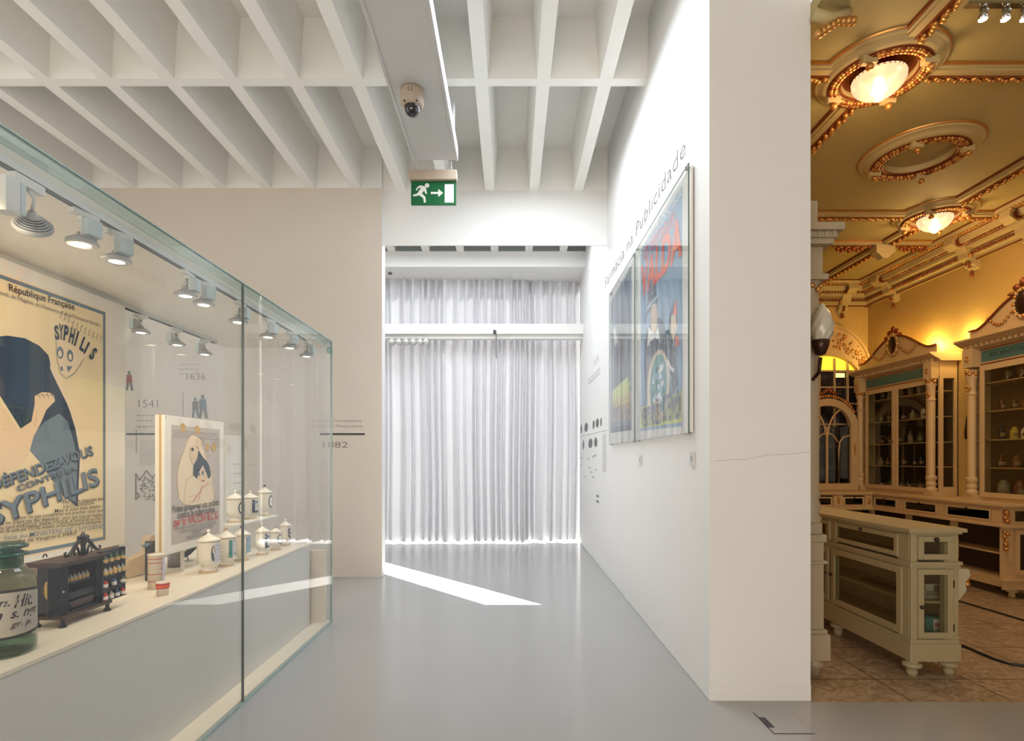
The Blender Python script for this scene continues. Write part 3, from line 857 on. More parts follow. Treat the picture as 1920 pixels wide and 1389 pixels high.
# ------------------------------------------------ mother and child poster
XV = -2.12
board = thing('mounted_poster', 'smaller white framed poster of a veiled woman holding a dark haired child', 'poster', (0, 0, 0))
g2 = lambda px, py: onX(XV, px, py)
MB().box(XV - .065, XV - .004, 3.35, 4.04, .905, 1.77, WMAT).build('board', board, bevel=.003)
MB().box(XV - .035, XV - .025, 3.344, 3.35, .905, 1.77, OCH).build('edge_strip', board)
q = Print(frame_plane((XV - .004, 0, 0), (0, 1, 0), (0, 0, 1)))
G = g2
a0, a1 = 3.413, 3.983; b0, b1 = .958, 1.713
q.rect(a0, b0, a1, b1, PAPERG)
for i in range(4): q.line([(a0 + .02, b1 - .035 - i * .013), (a1 - .02, b1 - .035 - i * .013)], .003, INKG)
q.ell(*G(344, 802), .03, .03, OCH); q.ell(*G(371, 806), .03, .03, OCH)
veil = [G(336, 935), G(333, 905), G(334, 880), G(340, 860), G(346, 845), G(350, 832), G(355, 820), G(361, 815), G(370, 818), G(378, 824), G(381, 840), G(388, 860), G(396, 885), G(402, 915), G(405, 945), G(390, 950), G(360, 948), G(345, 945)]
q.poly(veil, CRM); q.line(veil, .004, OCH)
q.poly([G(356, 840), G(362, 833), G(370, 835), G(375, 845), G(372, 862), G(364, 872), G(358, 862)], SKIN)
q.line([G(357, 838), G(356, 855), G(360, 868), G(366, 873)], .004, INKG)
q.ell(*G(361.5, 842.5), .016, .012, INK); q.line([G(369, 837), G(373, 841)], .006, INK)
q.poly([G(362, 890), G(363, 872), G(370, 860), G(373, 843), G(380, 856), G(388, 864), G(393, 874), G(396, 890), G(392, 898), G(388, 890), G(381, 872), G(374, 884), G(370, 898), G(366, 894)], DSL)
q.poly([G(370, 896), G(374, 884), G(381, 876), G(388, 888), G(388, 898), G(380, 905), G(373, 902)], SKIN)
q.ell(*G(380.5, 886.5), .014, .016, BLUEG); q.ell(*G(373.5, 889), .012, .013, BLUEG); q.line([G(378, 901), G(384, 901)], .006, RED)
q.line([G(345, 945), G(350, 900), G(365, 890)], .003, OCH); q.line([G(372, 940), G(378, 915), G(392, 905)], .006, mat('salmon_ink', (208, 142, 124), .6))
q.line([G(362, 940), G(376, 920), G(380, 910)], .005, RED); q.line([G(396, 900), G(402, 930), G(403, 945)], .003, INKG)
q.ell(*G(389.5, 838), .025, .027, OCH); q.ell(*G(401, 839), .027, .03, OCH)
def ln(t, a, b, y0_, y1_, h, m_, bold=.0): q.text(t, G(a, y0_), G(b, y1_), h, m_, bold)
ln('Faites préserver vos enfants', 324, 411, 961, 946, .042, INK, .005)
ln('contre la tuberculose', 332, 403, 972, 959, .042, INK, .005)
ln('par le VACCIN B.C.G.', 326, 410, 987, 972, .055, RED, .01)
ln('RENSEIGNEMENTS AUX MÉDECINS', 330, 406, 994, 981, .018, INKG)
ln('DISPENSAIRES ET INSTITUTIONS', 337, 400, 1000, 988, .018, INKG)
ln('INSTITUT', 362, 377, 1001, 998, .02, INK)
ln('25 RUE DUTOT, PARIS', 350, 388, 1011, 1003, .02, INK)
q.build('poster_print', board)
m = MB(); m.ball((XV - .01, 3.36, 1.755), .008, DGREY).ball((XV - .055, 3.36, 1.755), .008, DGREY); m.build('screw', board)
MB().box(XV - .06, XV - .05, 3.6, 3.63, .753, .905, WMAT).box(XV - .06, XV - .05, 3.9, 3.93, .753, .905, WMAT).build('foot', board)
# pale info panel behind the jars
board = thing('text_panel', 'plain pale text panel standing behind the porcelain jars', 'panel', (0, 0, 0))
MB().box(-2.36, -2.35, 4.50, 4.80, .753, 1.70, WMAT).build('board', board)
q = Print(frame_plane((-2.349, 0, 0), (0, 1, 0), (0, 0, 1)))
q.text('10', (4.52, 1.55), (4.58, 1.55), .07, mat('pale_pink_ink', (206, 176, 180), .6), 0)
for i in range(5): q.scribble(4.62, 4.78, 1.45 - i * .08, .014, INKL, 90 + i)
q.build('text_print', board)

# ------------------------------------------------ porcelain jars


def wrap(pr, r, fn_pts=None): pass


class Wrap(Print):
    """print bent round a vertical cylinder of radius r, centred on local +x"""
    def __init__(s, r): super().__init__(Matrix()); s.r = r

    def add(s, vs, fs, m, smooth=False, M=None):
        o = []
        for u, v, w in vs:
            a = u / s.r; rr = s.r + .0012 + w * .5
            o.append((rr * math.cos(a), rr * math.sin(a), v))
        return super().add(o, fs, m, smooth, M)

    def panel(s, u0, v0, u1, v1, m):
        z = s.z(); n = 10
        vs = []
        for i in range(n + 1):
            u = u0 + (u1 - u0) * i / n; vs += [(u, v0, z), (u, v1, z)]
        return s.add(vs, [(2 * i, 2 * i + 2, 2 * i + 3, 2 * i + 1) for i in range(n)], m, True)


def jar(loc, h, r, label, style, rz=0.0, knob=PORC):
    t = thing('porcelain_jar', label, 'jar', loc, rz - .5, 'white porcelain apothecary jars in the glass case')
    b = h * .74
    MB().lathe([(0, 0), (r * .82, 0), (r * .84, .008), (r * .62, .022), (r * .55, .035), (r * .75, .055), (r * .93, b * .30), (r * .97, b * .5), (r, b * .96), (r * 1.02, b), (0, b)], PORC, n=32).build('body', t)
    MB().lathe([(r * .835, .005), (r * .85, .012), (r * .72, .018)], PORCG, n=32).lathe([(r * 1.0, b * .955), (r * 1.025, b * .965), (r * 1.0, b * .985)], PORCG, n=32).build('gilt_band', t)
    MB().lathe([(r * 1.08, b), (r * 1.1, b + .006), (r * .75, b + h * .07), (r * .3, b + h * .13), (r * .12, b + h * .15), (r * .11, b + h * .18), (0, b + h * .18)], PORC, n=32).build('lid', t)
    MB().ball((0, 0, b + h * .215), h * .04, knob, n=12, k=8).build('knob', t)
    q = Wrap(r)
    z0 = b * .32; z1 = b * .92; zc = (z0 + z1) / 2
    if style == 0:
        q.panel(-r * .2, z0, r * 1.0, z1, mat('label_lilac', (206, 202, 214), .4)); q.ell(-r * .25, zc, r * .2, (z1 - z0) * .4, DSL, 20)
        for i in range(5): q.scribble(0, r * .8, z0 + .02 + i * .022, .009, BLUEG, i)
        q.ell(-r * .25, zc + .02, r * .08, .02, SKIN, 12)
    elif style == 1:
        q.panel(-r * .3, z0, r * .1, z1, TEAL); q.panel(r * .1, z0, r * 1.1, z1, mat('label_lilac', (206, 202, 214), .4)); q.ell(r * .5, z1 - .015, r * .15, .01, NAVY, 12); q.ell(r * .5, z0 + .02, r * .15, .012, NAVY, 12)
    elif style == 2:
        q.ell(r * .4, zc, r * .5, (z1 - z0) * .45, NAVY, 28); q.ell(r * .4, zc, r * .36, (z1 - z0) * .34, PORC, 28); q.scribble(r * .1, r * .7, zc, .01, BLUEG, 1)
    elif style == 3:
        q.panel(-r * .3, z0, r * .1, z1, NAVY); q.panel(-r * .3, z0, r * .9, z0 + .015, NAVY); q.panel(-r * .3, z1 - .03, r * .8, z1 - .012, BLUEG)
        for i in range(3): q.scribble(r * .15, r * .9, zc + i * .016 - .01, .008, BLUEG, i)
    elif style == 4:
        q.panel(-r * .1, z0, r * 1.0, z1, SKYB)
        for i in range(6): q.scribble(-r * .05, r * .9, z0 + .01 + i * .02, .009, NAVY, i + 5)
    else:
        for i in range(9): q.ell(r * (.1 + .5 * R.random()), z0 + (z1 - z0) * (.1 + .8 * R.random()), r * .18, .012, mat('brown_ink', (84, 60, 60), .6), 10)
        q.scribble(0, r * .7, zc, .02, mat('brown_ink', (84, 60, 60), .6), 3)
    q.build('painted_label', t)
    return t


def oz(px, py, z=.753):
    X, Y = onZ(z, px, py); return (X, Y, z)


jar(oz(391, 1073), .285, .068, 'white lidded porcelain jar nearest us on the bench, with grey portrait label', 0, .1)
jar(oz(424, 1061), .272, .060, 'white lidded porcelain jar with green striped label, second on the bench', 1, .0, PORCG)
jar(oz(453, 1051), .26, .058, 'white lidded porcelain jar crossed by the dark glass joint, on the bench', 4, .0, DSL)
jar(oz(492, 1040), .245, .052, 'white porcelain jar with blue banner label, just right of the glass joint on the bench', 3, .0, PORCG)
jar(oz(517, 1031), .20, .047, 'small squat white porcelain jar with blue ring label', 2, -.3, mat('green_knob', (120, 132, 112), .4))
jar(oz(535, 1023), .235, .046, 'white porcelain jar with brown blot label at the far end of the bench', 5, -.2)
jar((-2.12, 4.20, 1.01), .25, .066, 'white porcelain jar on the raised shelf, left one with a blue wreath', 2, -.2)
jar((-2.12, 4.44, 1.01), .235, .060, 'white porcelain jar on the raised shelf, middle one', 3, -.1)
jar((-2.12, 4.70, 1.01), .27, .058, 'white porcelain jar on the raised shelf, tallest at right with dark knob', 2, 0, DSL)

# ------------------------------------------------ tin, cup, leather piece, instruments
X, Y, _ = oz(293, 1103)
t = thing('printed_tin', 'tall white cylindrical tin with red rings and purple emblem', 'tin', (X, Y, .753))
MB().lathe([(0, 0), (.042, 0), (.042, .19), (.044, .192), (.044, .2), (0, .2)], mat('cream_tin', (226, 214, 196), .35), n=32).build('body', t)
m = MB()
for zz in (.045, .085, .15, .172): m.lathe([(.0424, zz), (.0428, zz + .002), (.0424, zz + .004)], RED, n=32)
m.build('red_ring', t)
q = Wrap(.042); q.panel(-.01, .0, .05, .18, mat('label_lilac', (206, 202, 214), .4)); q.poly([(-.03, .118), (-.005, .145), (.012, .118), (-.005, .093)], mat('rose_ink', (206, 104, 120), .6)); q.poly([(-.02, .118), (-.005, .136), (.004, .118), (-.005, .1)], PURP); q.build('emblem', t)
X, Y, _ = oz(305, 1116)
t = thing('small_cup', 'small paper cup with red and orange band in front of the tin', 'cup', (X, Y, .753))
MB().lathe([(0, 0), (.027, 0), (.031, .045), (.034, .075), (.032, .075), (.028, .01), (0, .01)], mat('pale_paper', (222, 210, 196), .5), n=24).build('body', t)
MB().lathe([(.0315, .04), (.0345, .07)], RED, n=24).lathe([(.0322, .047), (.0335, .058)], ORANGE, n=24).build('band', t)
# dented cardboard cast
X, Y, _ = oz(262, 1078)
poly = [(-.10, 0), (-.13, .035), (-.12, .065), (-.08, .115), (-.06, .12), (.0, .135), (.035, .15), (.045, .165), (.03, .19), (.04, .235), (.07, .25), (.11, .245), (.12, .20), (.12, .04), (.05, .03), (.02, .018), (-.04, .012)]
Mx = Matrix.Translation((X, Y, .753)) @ Matrix.Rotation(math.radians(72), 4, 'Z')
tag(MB(Mx).prism([(p[0], p[1]) for p in poly], -.035, .035, mat('tan_cast', (196, 176, 146), .7, var=.12, scale=20, bump=.4), 'y').build('leather_cast', bevel=.01), 'crumpled tan cast standing behind the tin', 'cast')
X, Y, _ = oz(329, 1062)
tag(MB().lathe([(0, 0), (.048, 0), (.048, .10), (.044, .10), (.042, .01), (0, .01)], mat('grey_pot', (128, 122, 118), .4, .4), (X, Y, .753), n=28).build('metal_pot'), 'grey metal pot under the mother and child poster', 'pot')
t = thing('steel_instrument', 'dark steel medical instrument with lever beside the framed poster', 'instrument', (-2.22, 3.36, .753))
MB().box(-.02, .02, -.02, .02, 0, .20, DGREY).build('stand', t, bevel=.003)
MB().tube([(0, -.05, .22), (0, .0, .225), (0, .06, .21)], .012, BLUEG).ball((0, .07, .215), .016, CHROME).lathe([(0, 0), (.028, 0), (.028, .04), (0, .04)], DGREY, (0, 0, .20), n=16).build('lever', t)
t = thing('steel_instrument', 'dark curved scissor instrument behind the grey metal pot', 'instrument', oz(352, 1052))
MB().prism([(-.05, .05), (.0, .085), (.06, .10), (.06, .085), (.02, .05), (-.02, .03)], -.006, .006, BLK, 'y', Matrix.Rotation(math.radians(60), 4, 'Z')).build('blade', t)
MB().tube([(.0, .0, .0), (0, .0, .05)], .006, STEEL).build('stand', t)
MB().lathe([(0, 0), (.035, 0), (.035, .006), (0, .006)], STEEL, n=16).build('base', t)

# ------------------------------------------------ medicine chest
chest = thing('medicine_chest', 'small dark wooden medicine chest with open door and carved crest', 'chest', (-1.99, 2.42, .753))
# local: x right = world y ; y = -world x (depth behind) -> build directly in world offset
def cb(x0, x1, y0, y1, z0, z1, m): return MB().box(x0, x1, y0, y1, z0, z1, m)
m = MB().box(-.125, .018, -.015, .285, .035, .052, EBROWN).box(-.115, .008, -.008, .275, .052, .060, EBON)
m.build('base', chest, bevel=.004)
for a, b in ((-.11, 0), (.005, .0), (-.11, .265), (.005, .265)):
    MB().lathe([(0, 0), (.015, 0), (.017, .006), (.008, .018), (.008, .028), (.014, .036), (0, .036)], EBON, (a, b, 0), n=16).build('foot', chest)
m = MB().box(-.11, -.105, 0, .21, .06, .268, EBON).box(-.11, 0, 0, .006, .06, .268, EBON).box(-.11, 0, .204, .21, .06, .268, EBON).box(-.11, 0, 0, .21, .262, .268, EBON).box(-.105, -.02, .006, .204, .06, .066, EBON)
m.box(-.11, -.005, .04, .2, .18, .184, EBON)
m.build('body', chest, bevel=.001)
m = MB().prism([(-.13, .268), (.012, .268), (.026, .284), (-.14, .284)], -.02, .245, EBROWN, 'y').box(-.14, .026, -.03, .255, .284, .290, EBROWN)
m.build('lid', chest, bevel=.002)
MB().box(-.02, -.004, .04, .2, .07, .10, EBON).box(-.014, -.002, .05, .19, .075, .096, EBROWN).build('drawer', chest, bevel=.001)
MB().box(-.02, -.006, .04, .2, .11, .14, EBON).build('drawer', chest, bevel=.001)
MB().lathe([(0, 0), (.022, 0), (.026, .004), (.03, 0)], EBROWN, (-.055, -.009, .165), n=20, axis='y').build('medallion_rim', chest)
m = MB(); m.ball((-.055, -.007, .165), .02, OCH, (1, .2, 2.2)); m.build('medallion', chest)
# left door folded open toward the glass
dl = MB(Matrix.Translation((.0, .03, 0)) @ Matrix.Rotation(math.radians(-28), 4, 'Z')).box(0.0, .012, -.075, 0, .05, .262, EBON); dl.build('door', chest, bevel=.002)
MB().tube([(.012, -.012, .16), (.02, -.012, .16)], .004, CHROME).build('door_knob', chest)
d = MB().box(-.004, .006, .212, .372, .055, .30, EBON).box(-.0, .02, .212, .218, .055, .30, EBON).box(0, .02, .366, .372, .055, .30, EBON)
shz = (.058, .118, .178, .238)
for zz in shz: d.box(0, .03, .215, .37, zz - .003, zz, EBON)
d.build('door', chest, bevel=.001)
# crest
m = MB(); cyc = .185
for sgn in (-1, 1):
    pts = [(-.05, cyc + sgn * v * .105, .29 + w) for v, w in ((0.05, .08), (.25, .07), (.45, .05), (.62, .028), (.8, .012), (.98, .010), (1.05, .022), (.95, .028))]
    m.tube(pts, [.010, .009, .009, .008, .008, .007, .006, .004], EBON, 6)
    m.tube([(-.05, cyc + sgn * .02, .29), (-.05, cyc + sgn * .035, .33), (-.05, cyc + sgn * .055, .32), (-.05, cyc + sgn * .05, .295)], .006, EBON, 6)
m.tube([(-.05, cyc, .288), (-.05, cyc, .33), (-.05, cyc, .37), (-.05, cyc, .40)], [.012, .010, .018, .004], EBON, 8)
m.blobs([(-.05, cyc + a * .012, .35 + .012 * abs(a)) for a in (-2, -1, 0, 1, 2)], .011, EBON)
m.build('carved_crest', chest)
m = MB(); m.tube([(-.10, .03 + .010 * math.cos(a), .305 + .014 * math.sin(a)) for a in [PI * k / 8 for k in range(9)]], .003, BLK, 6); m.build('carry_ring', chest)
# vials
vp = None
cols = (mat('green_vial', (70, 96, 72), .2), mat('amber_label', (210, 172, 110), .5), mat('red_vial', (196, 60, 52), .3), mat('blue_vial', (60, 92, 140), .3), mat('clear_vial', (170, 168, 160), .15))


def vial(loc, body, lab_m, label, grp, s=1.0):
    t = thing('small_vial', label, 'vial', loc, 0, grp)
    MB().lathe([(0, 0), (.010 * s, 0), (.010 * s, .022 * s), (.004 * s, .027 * s), (.004 * s, .034 * s), (0, .034 * s)], body, n=12).build('bottle', t)
    MB().lathe([(.0103 * s, .004 * s), (.0103 * s, .018 * s)], lab_m, n=12).build('label', t)
    MB().lathe([(0, .034 * s), (.0045 * s, .034 * s), (.0045 * s, .04 * s), (0, .04 * s)], DGREY, n=8).build('stopper', t)


rows = ('bottom row', 'lower middle row', 'upper middle row', 'top row')
vial_spots = [(0, 4, (2, 4, 3, 2)), (1, 3, (2, 3, 0)), (2, 5, (4, 4, 1, 4, 4)), (3, 4, (0, 0, 0, 0))]
names_c = ('green', 'amber', 'red', 'blue', 'clear')
for r_, n_, cc in vial_spots:
    for i in range(n_):
        yy = 2.42 + .235 + i * (.118 / (n_ - 1) if n_ > 1 else 0)
        vial((-1.99 + .018, yy, .753 + shz[r_]), cols[cc[i]], cols[1] if r_ in (2, 3) else WMAT, 'tiny %s vial in %s of the chest door, %s' % (names_c[cc[i]], rows[r_], ('leftmost', 'second from left', 'third from left', 'fourth from left', 'fifth from left')[i]), 'tiny vials in the open chest door', 1.15)
for i in range(6):
    vial((-1.99 - .025, 2.42 + .055 + i * .024, .753 + .184), cols[4], cols[1], 'tiny clear vial on the chest inner shelf, %s' % ('leftmost', 'second from left', 'third from left', 'fourth from left', 'fifth from left', 'sixth from left')[i], 'tiny vials inside the chest', 1.0)

# ------------------------------------------------ large apothecary bottle
BX, BY = -1.955, 2.10; rb = .103
t = thing('glass_jar', 'large green glass apothecary jar with handwritten paper label', 'glass jar', (BX, BY, .753))
BG = glass('green_bottle_glass', (.66, .76, .68), 1.0, .06)
BGD = mat('deep_green_glass', (30, 104, 90), .12, spec=.8, trans=.35)
MB().lathe([(0, .004), (rb * .9, 0), (rb, .012), (rb * 1.0, .26), (rb * .93, .30), (rb * .66, .325), (rb * .6, .335), (rb * .6, .37), (rb * .72, .376)], BG, n=48).build('body', t)
MB().lathe([(0, .008), (rb * .86, .006), (rb * .95, .016), (rb * .95, .05), (0, .052)], glass('green_base_glass', (.45, .62, .52), 1, .05), n=40).build('thick_base', t)
MB().lathe([(rb * .60, .335), (rb * .58, .37), (rb * .66, .378)], BGD, n=32).build('neck', t)
MB().lathe([(0, .40), (rb * .55, .40), (rb * .74, .404), (rb * .76, .412), (rb * .6, .424), (0, .43)], mat('dark_green_stopper', (40, 78, 68), .2, spec=.8), n=32).lathe([(rb * .56, .33), (rb * .54, .40)], BGD, n=32).build('stopper', t)
MB().lathe([(rb * .62, .372), (rb * .76, .376), (rb * .76, .384), (rb * .6, .388)], BGD, n=32).build('rim', t)


class WrapB(Wrap):
    def add(s, vs, fs, m, smooth=False, M=None):
        o = []
        for u, v, w in vs:
            a = u / s.r - .62; rr = s.r + .0012 + w * .5
            o.append((rr * math.cos(a), rr * math.sin(a), v))
        return MB.add(s, o, fs, m, smooth, M)


q = WrapB(rb)
def band(q, v0, v1, sag, m, u0=-.16, u1=.115):
    z = q.z(); n = 28; vs = []
    for i in range(n + 1):
        u = u0 + (u1 - u0) * i / n; s_ = sag * (1 - ((u + .02) / .14) ** 2)
        vs += [(u, v0 - s_, z), (u, v1 + s_, z)]
    q.add(vs, [(2 * i, 2 * i + 2, 2 * i + 3, 2 * i + 1) for i in range(n)], m, True)
band(q, .085, .245, .012, INK); band(q, .095, .235, .012, mat('grey_label_paper', (180, 172, 158), .6, var=.06))
def wtext(t_, u0, u1, v, h, bold=.02):
    q.text(t_, (u0, v), (u1, v), h, INK, bold, shear=.35)
wtext('Carbon.', -.16, .0, .198, .030)
wtext('Hit.', .01, .075, .188, .045)
wtext('Magn', -.13, -.02, .15, .036)
wtext('s. ngr.', .0, .105, .15, .034)
wtext('gr. p.', .0, .07, .115, .022, .01)
q.build('paper_label', t)

# ================================================================== OLD PHARMACY
XR = 5.72; YB = 8.75; ZP = 4.25
struct(MB().box(XP, XR + .1, YB, YB + .1, 0, 4.6, PWALL).build('wall_pharmacy_back'))
struct(MB().box(XR, XR + .1, 2.5, YB + .1, 0, 4.6, PWALL).build('wall_pharmacy_right'))
struct(MB().box(XP, XP + .003, YP + .03, YB, 0, 4.6, PWALL).build('wall_pharmacy_left'))
struct(MB().box(XP + .001, XR + .1, 3.18, YB + .1, ZP, ZP + .08, PCEIL).build('ceiling.001'))
struct(MB().box(XP, 7.5, 3.12, 3.2, ZP, ZC, WALL).build('trim_4'))


# ceiling ribs with gilded leaf bands
def ribx(y, x0, x1, name, w=.15):
    m = MB().box(x0, x1, y - w / 2, y + w / 2, ZP - .03, ZP, PMOLD).box(x0, x1, y - w / 2 + .02, y + .005, ZP - .045, ZP - .03, PMOLD)
    m.box(x0, x1, y - w / 2 - .012, y - w / 2, ZP - .02, ZP, GOLD).box(x0, x1, y - .004, y + .006, ZP - .055, ZP - .045, GOLDD).box(x0, x1, y + .006, y + w / 2 - .008, ZP - .04, ZP - .03, GOLDD)
    n = int((x1 - x0) / .03); m.blobs([(x0 + (x1 - x0) * (i + .5) / n, y + .036 + .014 * math.sin(i * 2.1), ZP - .048) for i in range(n)], .020, GOLD)
    m.box(x0, x1, y + w / 2, y + w / 2 + .01, ZP - .02, ZP, GOLD)
    struct(m.build(name))


def riby(x, y0, y1, name, w=.15):
    m = MB().box(x - w / 2, x + w / 2, y0, y1, ZP - .03, ZP, PMOLD).box(x - w / 2 + .02, x + .005, y0, y1, ZP - .045, ZP - .03, PMOLD)
    m.box(x - w / 2 - .012, x - w / 2, y0, y1, ZP - .02, ZP, GOLDD).box(x - .004, x + .006, y0, y1, ZP - .055, ZP - .045, GOLDD).box(x + .006, x + w / 2 - .008, y0, y1, ZP - .05, ZP - .03, GOLDD)
    n = int((y1 - y0) / .03); m.blobs([(x + .036 + .014 * math.sin(i * 2.1), y0 + (y1 - y0) * (i + .5) / n, ZP - .062) for i in range(n)], .021, GOLD)
    m.box(x + w / 2, x + w / 2 + .01, y0, y1, ZP - .02, ZP, GOLDD)
    struct(m.build(name))


ribx(3.86, XP, 2.28, 'trim_5'); ribx(3.86, 2.95, XR, 'trim_6'); ribx(6.12, XP, 4.42, 'trim_7'); ribx(6.12, 5.08, XR, 'trim_8')
riby(2.6, 4.2, YB, 'trim_9'); riby(2.6, 3.2, 3.52, 'trim_10'); riby(4.75, 3.2, 5.8, 'trim_11'); riby(4.75, 6.45, YB, 'trim_12')
ribx(6.93, XP, 5.3, 'trim_13', .12)
# stalactite ornaments on the rear rib
t = thing('ceiling_ornament', 'small gilded drop ornament with flowers on the rear ceiling band', 'ornament', (4.72, 6.93, ZP - .05))
MB().box(-.12, .12, -.06, .06, -.10, 0, PMOLD).prism([(-.1, -.1), (.1, -.1), (.03, -.17), (-.03, -.17)], -.05, .05, PMOLD, 'y').build('block', t, bevel=.006)
MB().blobs([(-.30 - i * .05, -.04, -.05 - .02 * (i % 2)) for i in range(7)] + [(.2 + i * .05, -.04, -.05 - .02 * (i % 2)) for i in range(7)], .03, GOLDD).build('flowers', t)


def medallion(x, y, r, lamp, label, oval=1.0):
    t = thing('ceiling_rose', label, 'ceiling rose', (x, y, ZP), 0, 'round plaster roses on the pharmacy ceiling')
    m = MB().lathe([(r * 1.06, 0), (r * 1.05, -.02), (r * 1.02, -.03), (r * .98, -.025), (r * .93, -.05), (r * .86, -.065), (r * .82, -.06), (r * .62, -.055), (r * .60, -.04), (r * .58, 0)], PMOLD, n=56)
    m.build('ring', t)
    MB().lathe([(r * 1.075, -.002), (r * 1.065, -.014), (r * 1.05, -.018)], GOLD, n=56).lathe([(r * .845, -.062), (r * .83, -.075), (r * .815, -.062)], GOLDD, n=56).lathe([(r * .64, -.055), (r * .625, -.068), (r * .60, -.05)], GOLDD, n=56).build('gilt_line', t)
    m = MB()
    for i in range(64):
        a = 2 * PI * i / 64
        for rr in (.70, .77): m.ball((r * rr * math.cos(a + rr), r * rr * math.sin(a + rr), -.068), .021 * r / .4, GOLD if (i % 3) else GOLDD, (1, 1, .8), 6, 4)
    m.build('leaf_garland', t)
    for i in range(4):
        a = PI / 4 + PI / 2 * i if lamp else PI / 4 + PI / 2 * i + .1
        cx_, cy_ = r * .76 * math.cos(a), r * .76 * math.sin(a)
        MB().box(cx_ - .05, cx_ + .05, cy_ - .025, cy_ + .025, -.11, -.06, PMOLD).ball((cx_, cy_ - .01, -.135), .028, GOLD, (1, 1, .9), 8, 6).build('boss', t, bevel=.006)
    if lamp:
        MB().lathe([(r * .60, -.02), (r * .50, .0), (r * .47, -.01)], GOLDD, n=40).lathe([(0, -.004), (r * .5, -.004)], GOLDD, n=40).build('copper_pan', t)
        l = thing('ceiling_lamp', lamp, 'lamp', (x, y, ZP), 0, 'glass bowl lamps on the pharmacy ceiling')
        MB().lathe([(.10, -.0), (.12, -.05), (.165, -.055), (.168, -.07)], GOLDD, n=32).build('holder', l)
        sh = MB(); prof = [(.168, -.06), (.166, -.09), (.15, -.125), (.115, -.16), (.06, -.19), (.045, -.195), (.03, -.215), (0, -.225)]
        vs = []; fs = []; n = 64
        for i in range(n):
            a = 2 * PI * i / n; k = 1 + .012 * (1 if i % 2 else -1)
            for rr, zz in prof: vs.append((rr * k * math.cos(a), rr * k * math.sin(a), zz))
        q = len(prof)
        for i in range(n):
            for j in range(q - 1): fs.append((i * q + j, ((i + 1) % n) * q + j, ((i + 1) % n) * q + j + 1, i * q + j + 1))
        sh.add(vs, fs, BOWL, True); sh.build('glass_bowl', l)
        MB().ball((0, 0, -.11), .035, HOT, n=12, k=8).build('bulb', l)
        light('bowl_lamp_light', 'POINT', (x, y, ZP - .32), 12, (1.0, .66, .32), shadow_soft_size=.12)
        light('bowl_lamp_uplight', 'POINT', (x, y, ZP - .14), .6, (1.0, .6, .28), shadow_soft_size=.04)
    return t


BOWL = mat('frosted_ribbed_glass', (255, 214, 170), .25, emit=.9, trans=.7)
HOT = mat('glowing_bulb', (255, 226, 180), .4, emit=60)
medallion(2.6, 3.86, .38, 'lit frosted glass bowl lamp nearest the thick white wall', 'nearest gilded ceiling rose, around the large lit lamp')
medallion(3.66, 4.90, .44, None, 'plain gilded oval ceiling rose without a lamp')
medallion(4.75, 6.12, .38, 'lit frosted glass bowl lamp farther back in the pharmacy', 'farther gilded ceiling rose, around the smaller lit lamp')
t = thing('ceiling_ornament', 'gilded leaf ornament cut off by the top of the thick wall', 'ornament', (1.95, 3.34, ZP - .03))
MB().tube([(-.1, 0, 0), (.0, 0, -.03), (.12, 0, 0)], .035, PMOLD).build('bar', t)
MB().blobs([(-.08 + i * .03, -.02, -.06 - .02 * (4 - i if i < 4 else 0)) for i in range(8)], .026, GOLD).build('leaves', t)

# cornice: right wall and back wall
prof = [(0, 3.93), (-.05, 3.93), (-.06, 3.97), (-.10, 3.98), (-.11, 4.04), (-.17, 4.06), (-.18, 4.10), (-.26, 4.12), (-.28, 4.19), (-.36, 4.21), (-.38, 4.25), (0, 4.25)]


def cornice(M, L, name):
    m = MB(M).prism([(p[0], p[1]) for p in prof], 0, L, PMOLD, 'y')
    for a, b in ((-.052, 3.925), (-.112, 4.035), (-.182, 4.095), (-.282, 4.185), (-.385, 4.235)): m.box(a - .008, a + .01, 0, L, b, b + .016, GOLDD)
    n = int(L / .045)
    m.blobs([(-.115, L * (i + .5) / n, 4.005) for i in range(n)], .020, GOLDD)
    m.blobs([(-.23, L * (i + .5) / n, 4.105) for i in range(n)], .016, GOLDD)
    m.blobs([(-.33, L * (i + .5) / n, 4.195) for i in range(n)], .018, GOLD)
    struct(m.build(name))


MR = Matrix.Translation((XR, 0, 0)); cornice(MR @ Matrix.Translation((0, 2.6, 0)), YB - 2.6, 'trim_14')
cornice(Matrix.Translation((XP, YB, 0)) @ Matrix.Rotation(-PI / 2, 4, 'Z') @ Matrix.Scale(-1, 4, (1, 0, 0)) @ Matrix.Scale(-1, 4, (1, 0, 0)) if False else Matrix(((0, 1, 0, XP), (1, 0, 0, YB), (0, 0, 1, 0), (0, 0, 0, 1))), XR - XP, 'trim_15')


def bracket(loc, rz, label):
    t = thing('cornice_bracket', label, 'bracket', loc, rz, 'scrolled brackets of the pharmacy cornice')
    pts = [(0, 4.22), (-.34, 4.22), (-.35, 4.12), (-.27, 4.06), (-.20, 4.08), (-.17, 4.02), (-.16, 3.95), (-.08, 3.93), (-.09, 3.88), (-.03, 3.84), (0, 3.82)]
    MB().prism(pts, -.07, .07, PMOLD, 'y').build('scroll', t, bevel=.008)
    for s_ in (-1, 1): MB().lathe([(0, 0), (.035, 0), (.045, s_ * .012), (.05, 0)], GOLDD, (-.27, s_ * .075, 4.13), n=16, axis='y').build('volute', t)
    for s_ in (-1, 1): MB().blobs([(-.13, s_ * .075, 3.98)], .03, GOLD).build('boss', t)
    MB().blobs([(-.10, 0, 3.90), (-.08, 0, 3.86), (-.05, 0, 3.80), (-.05, 0, 3.76)], .026, GOLDD).build('leaf_drop', t)


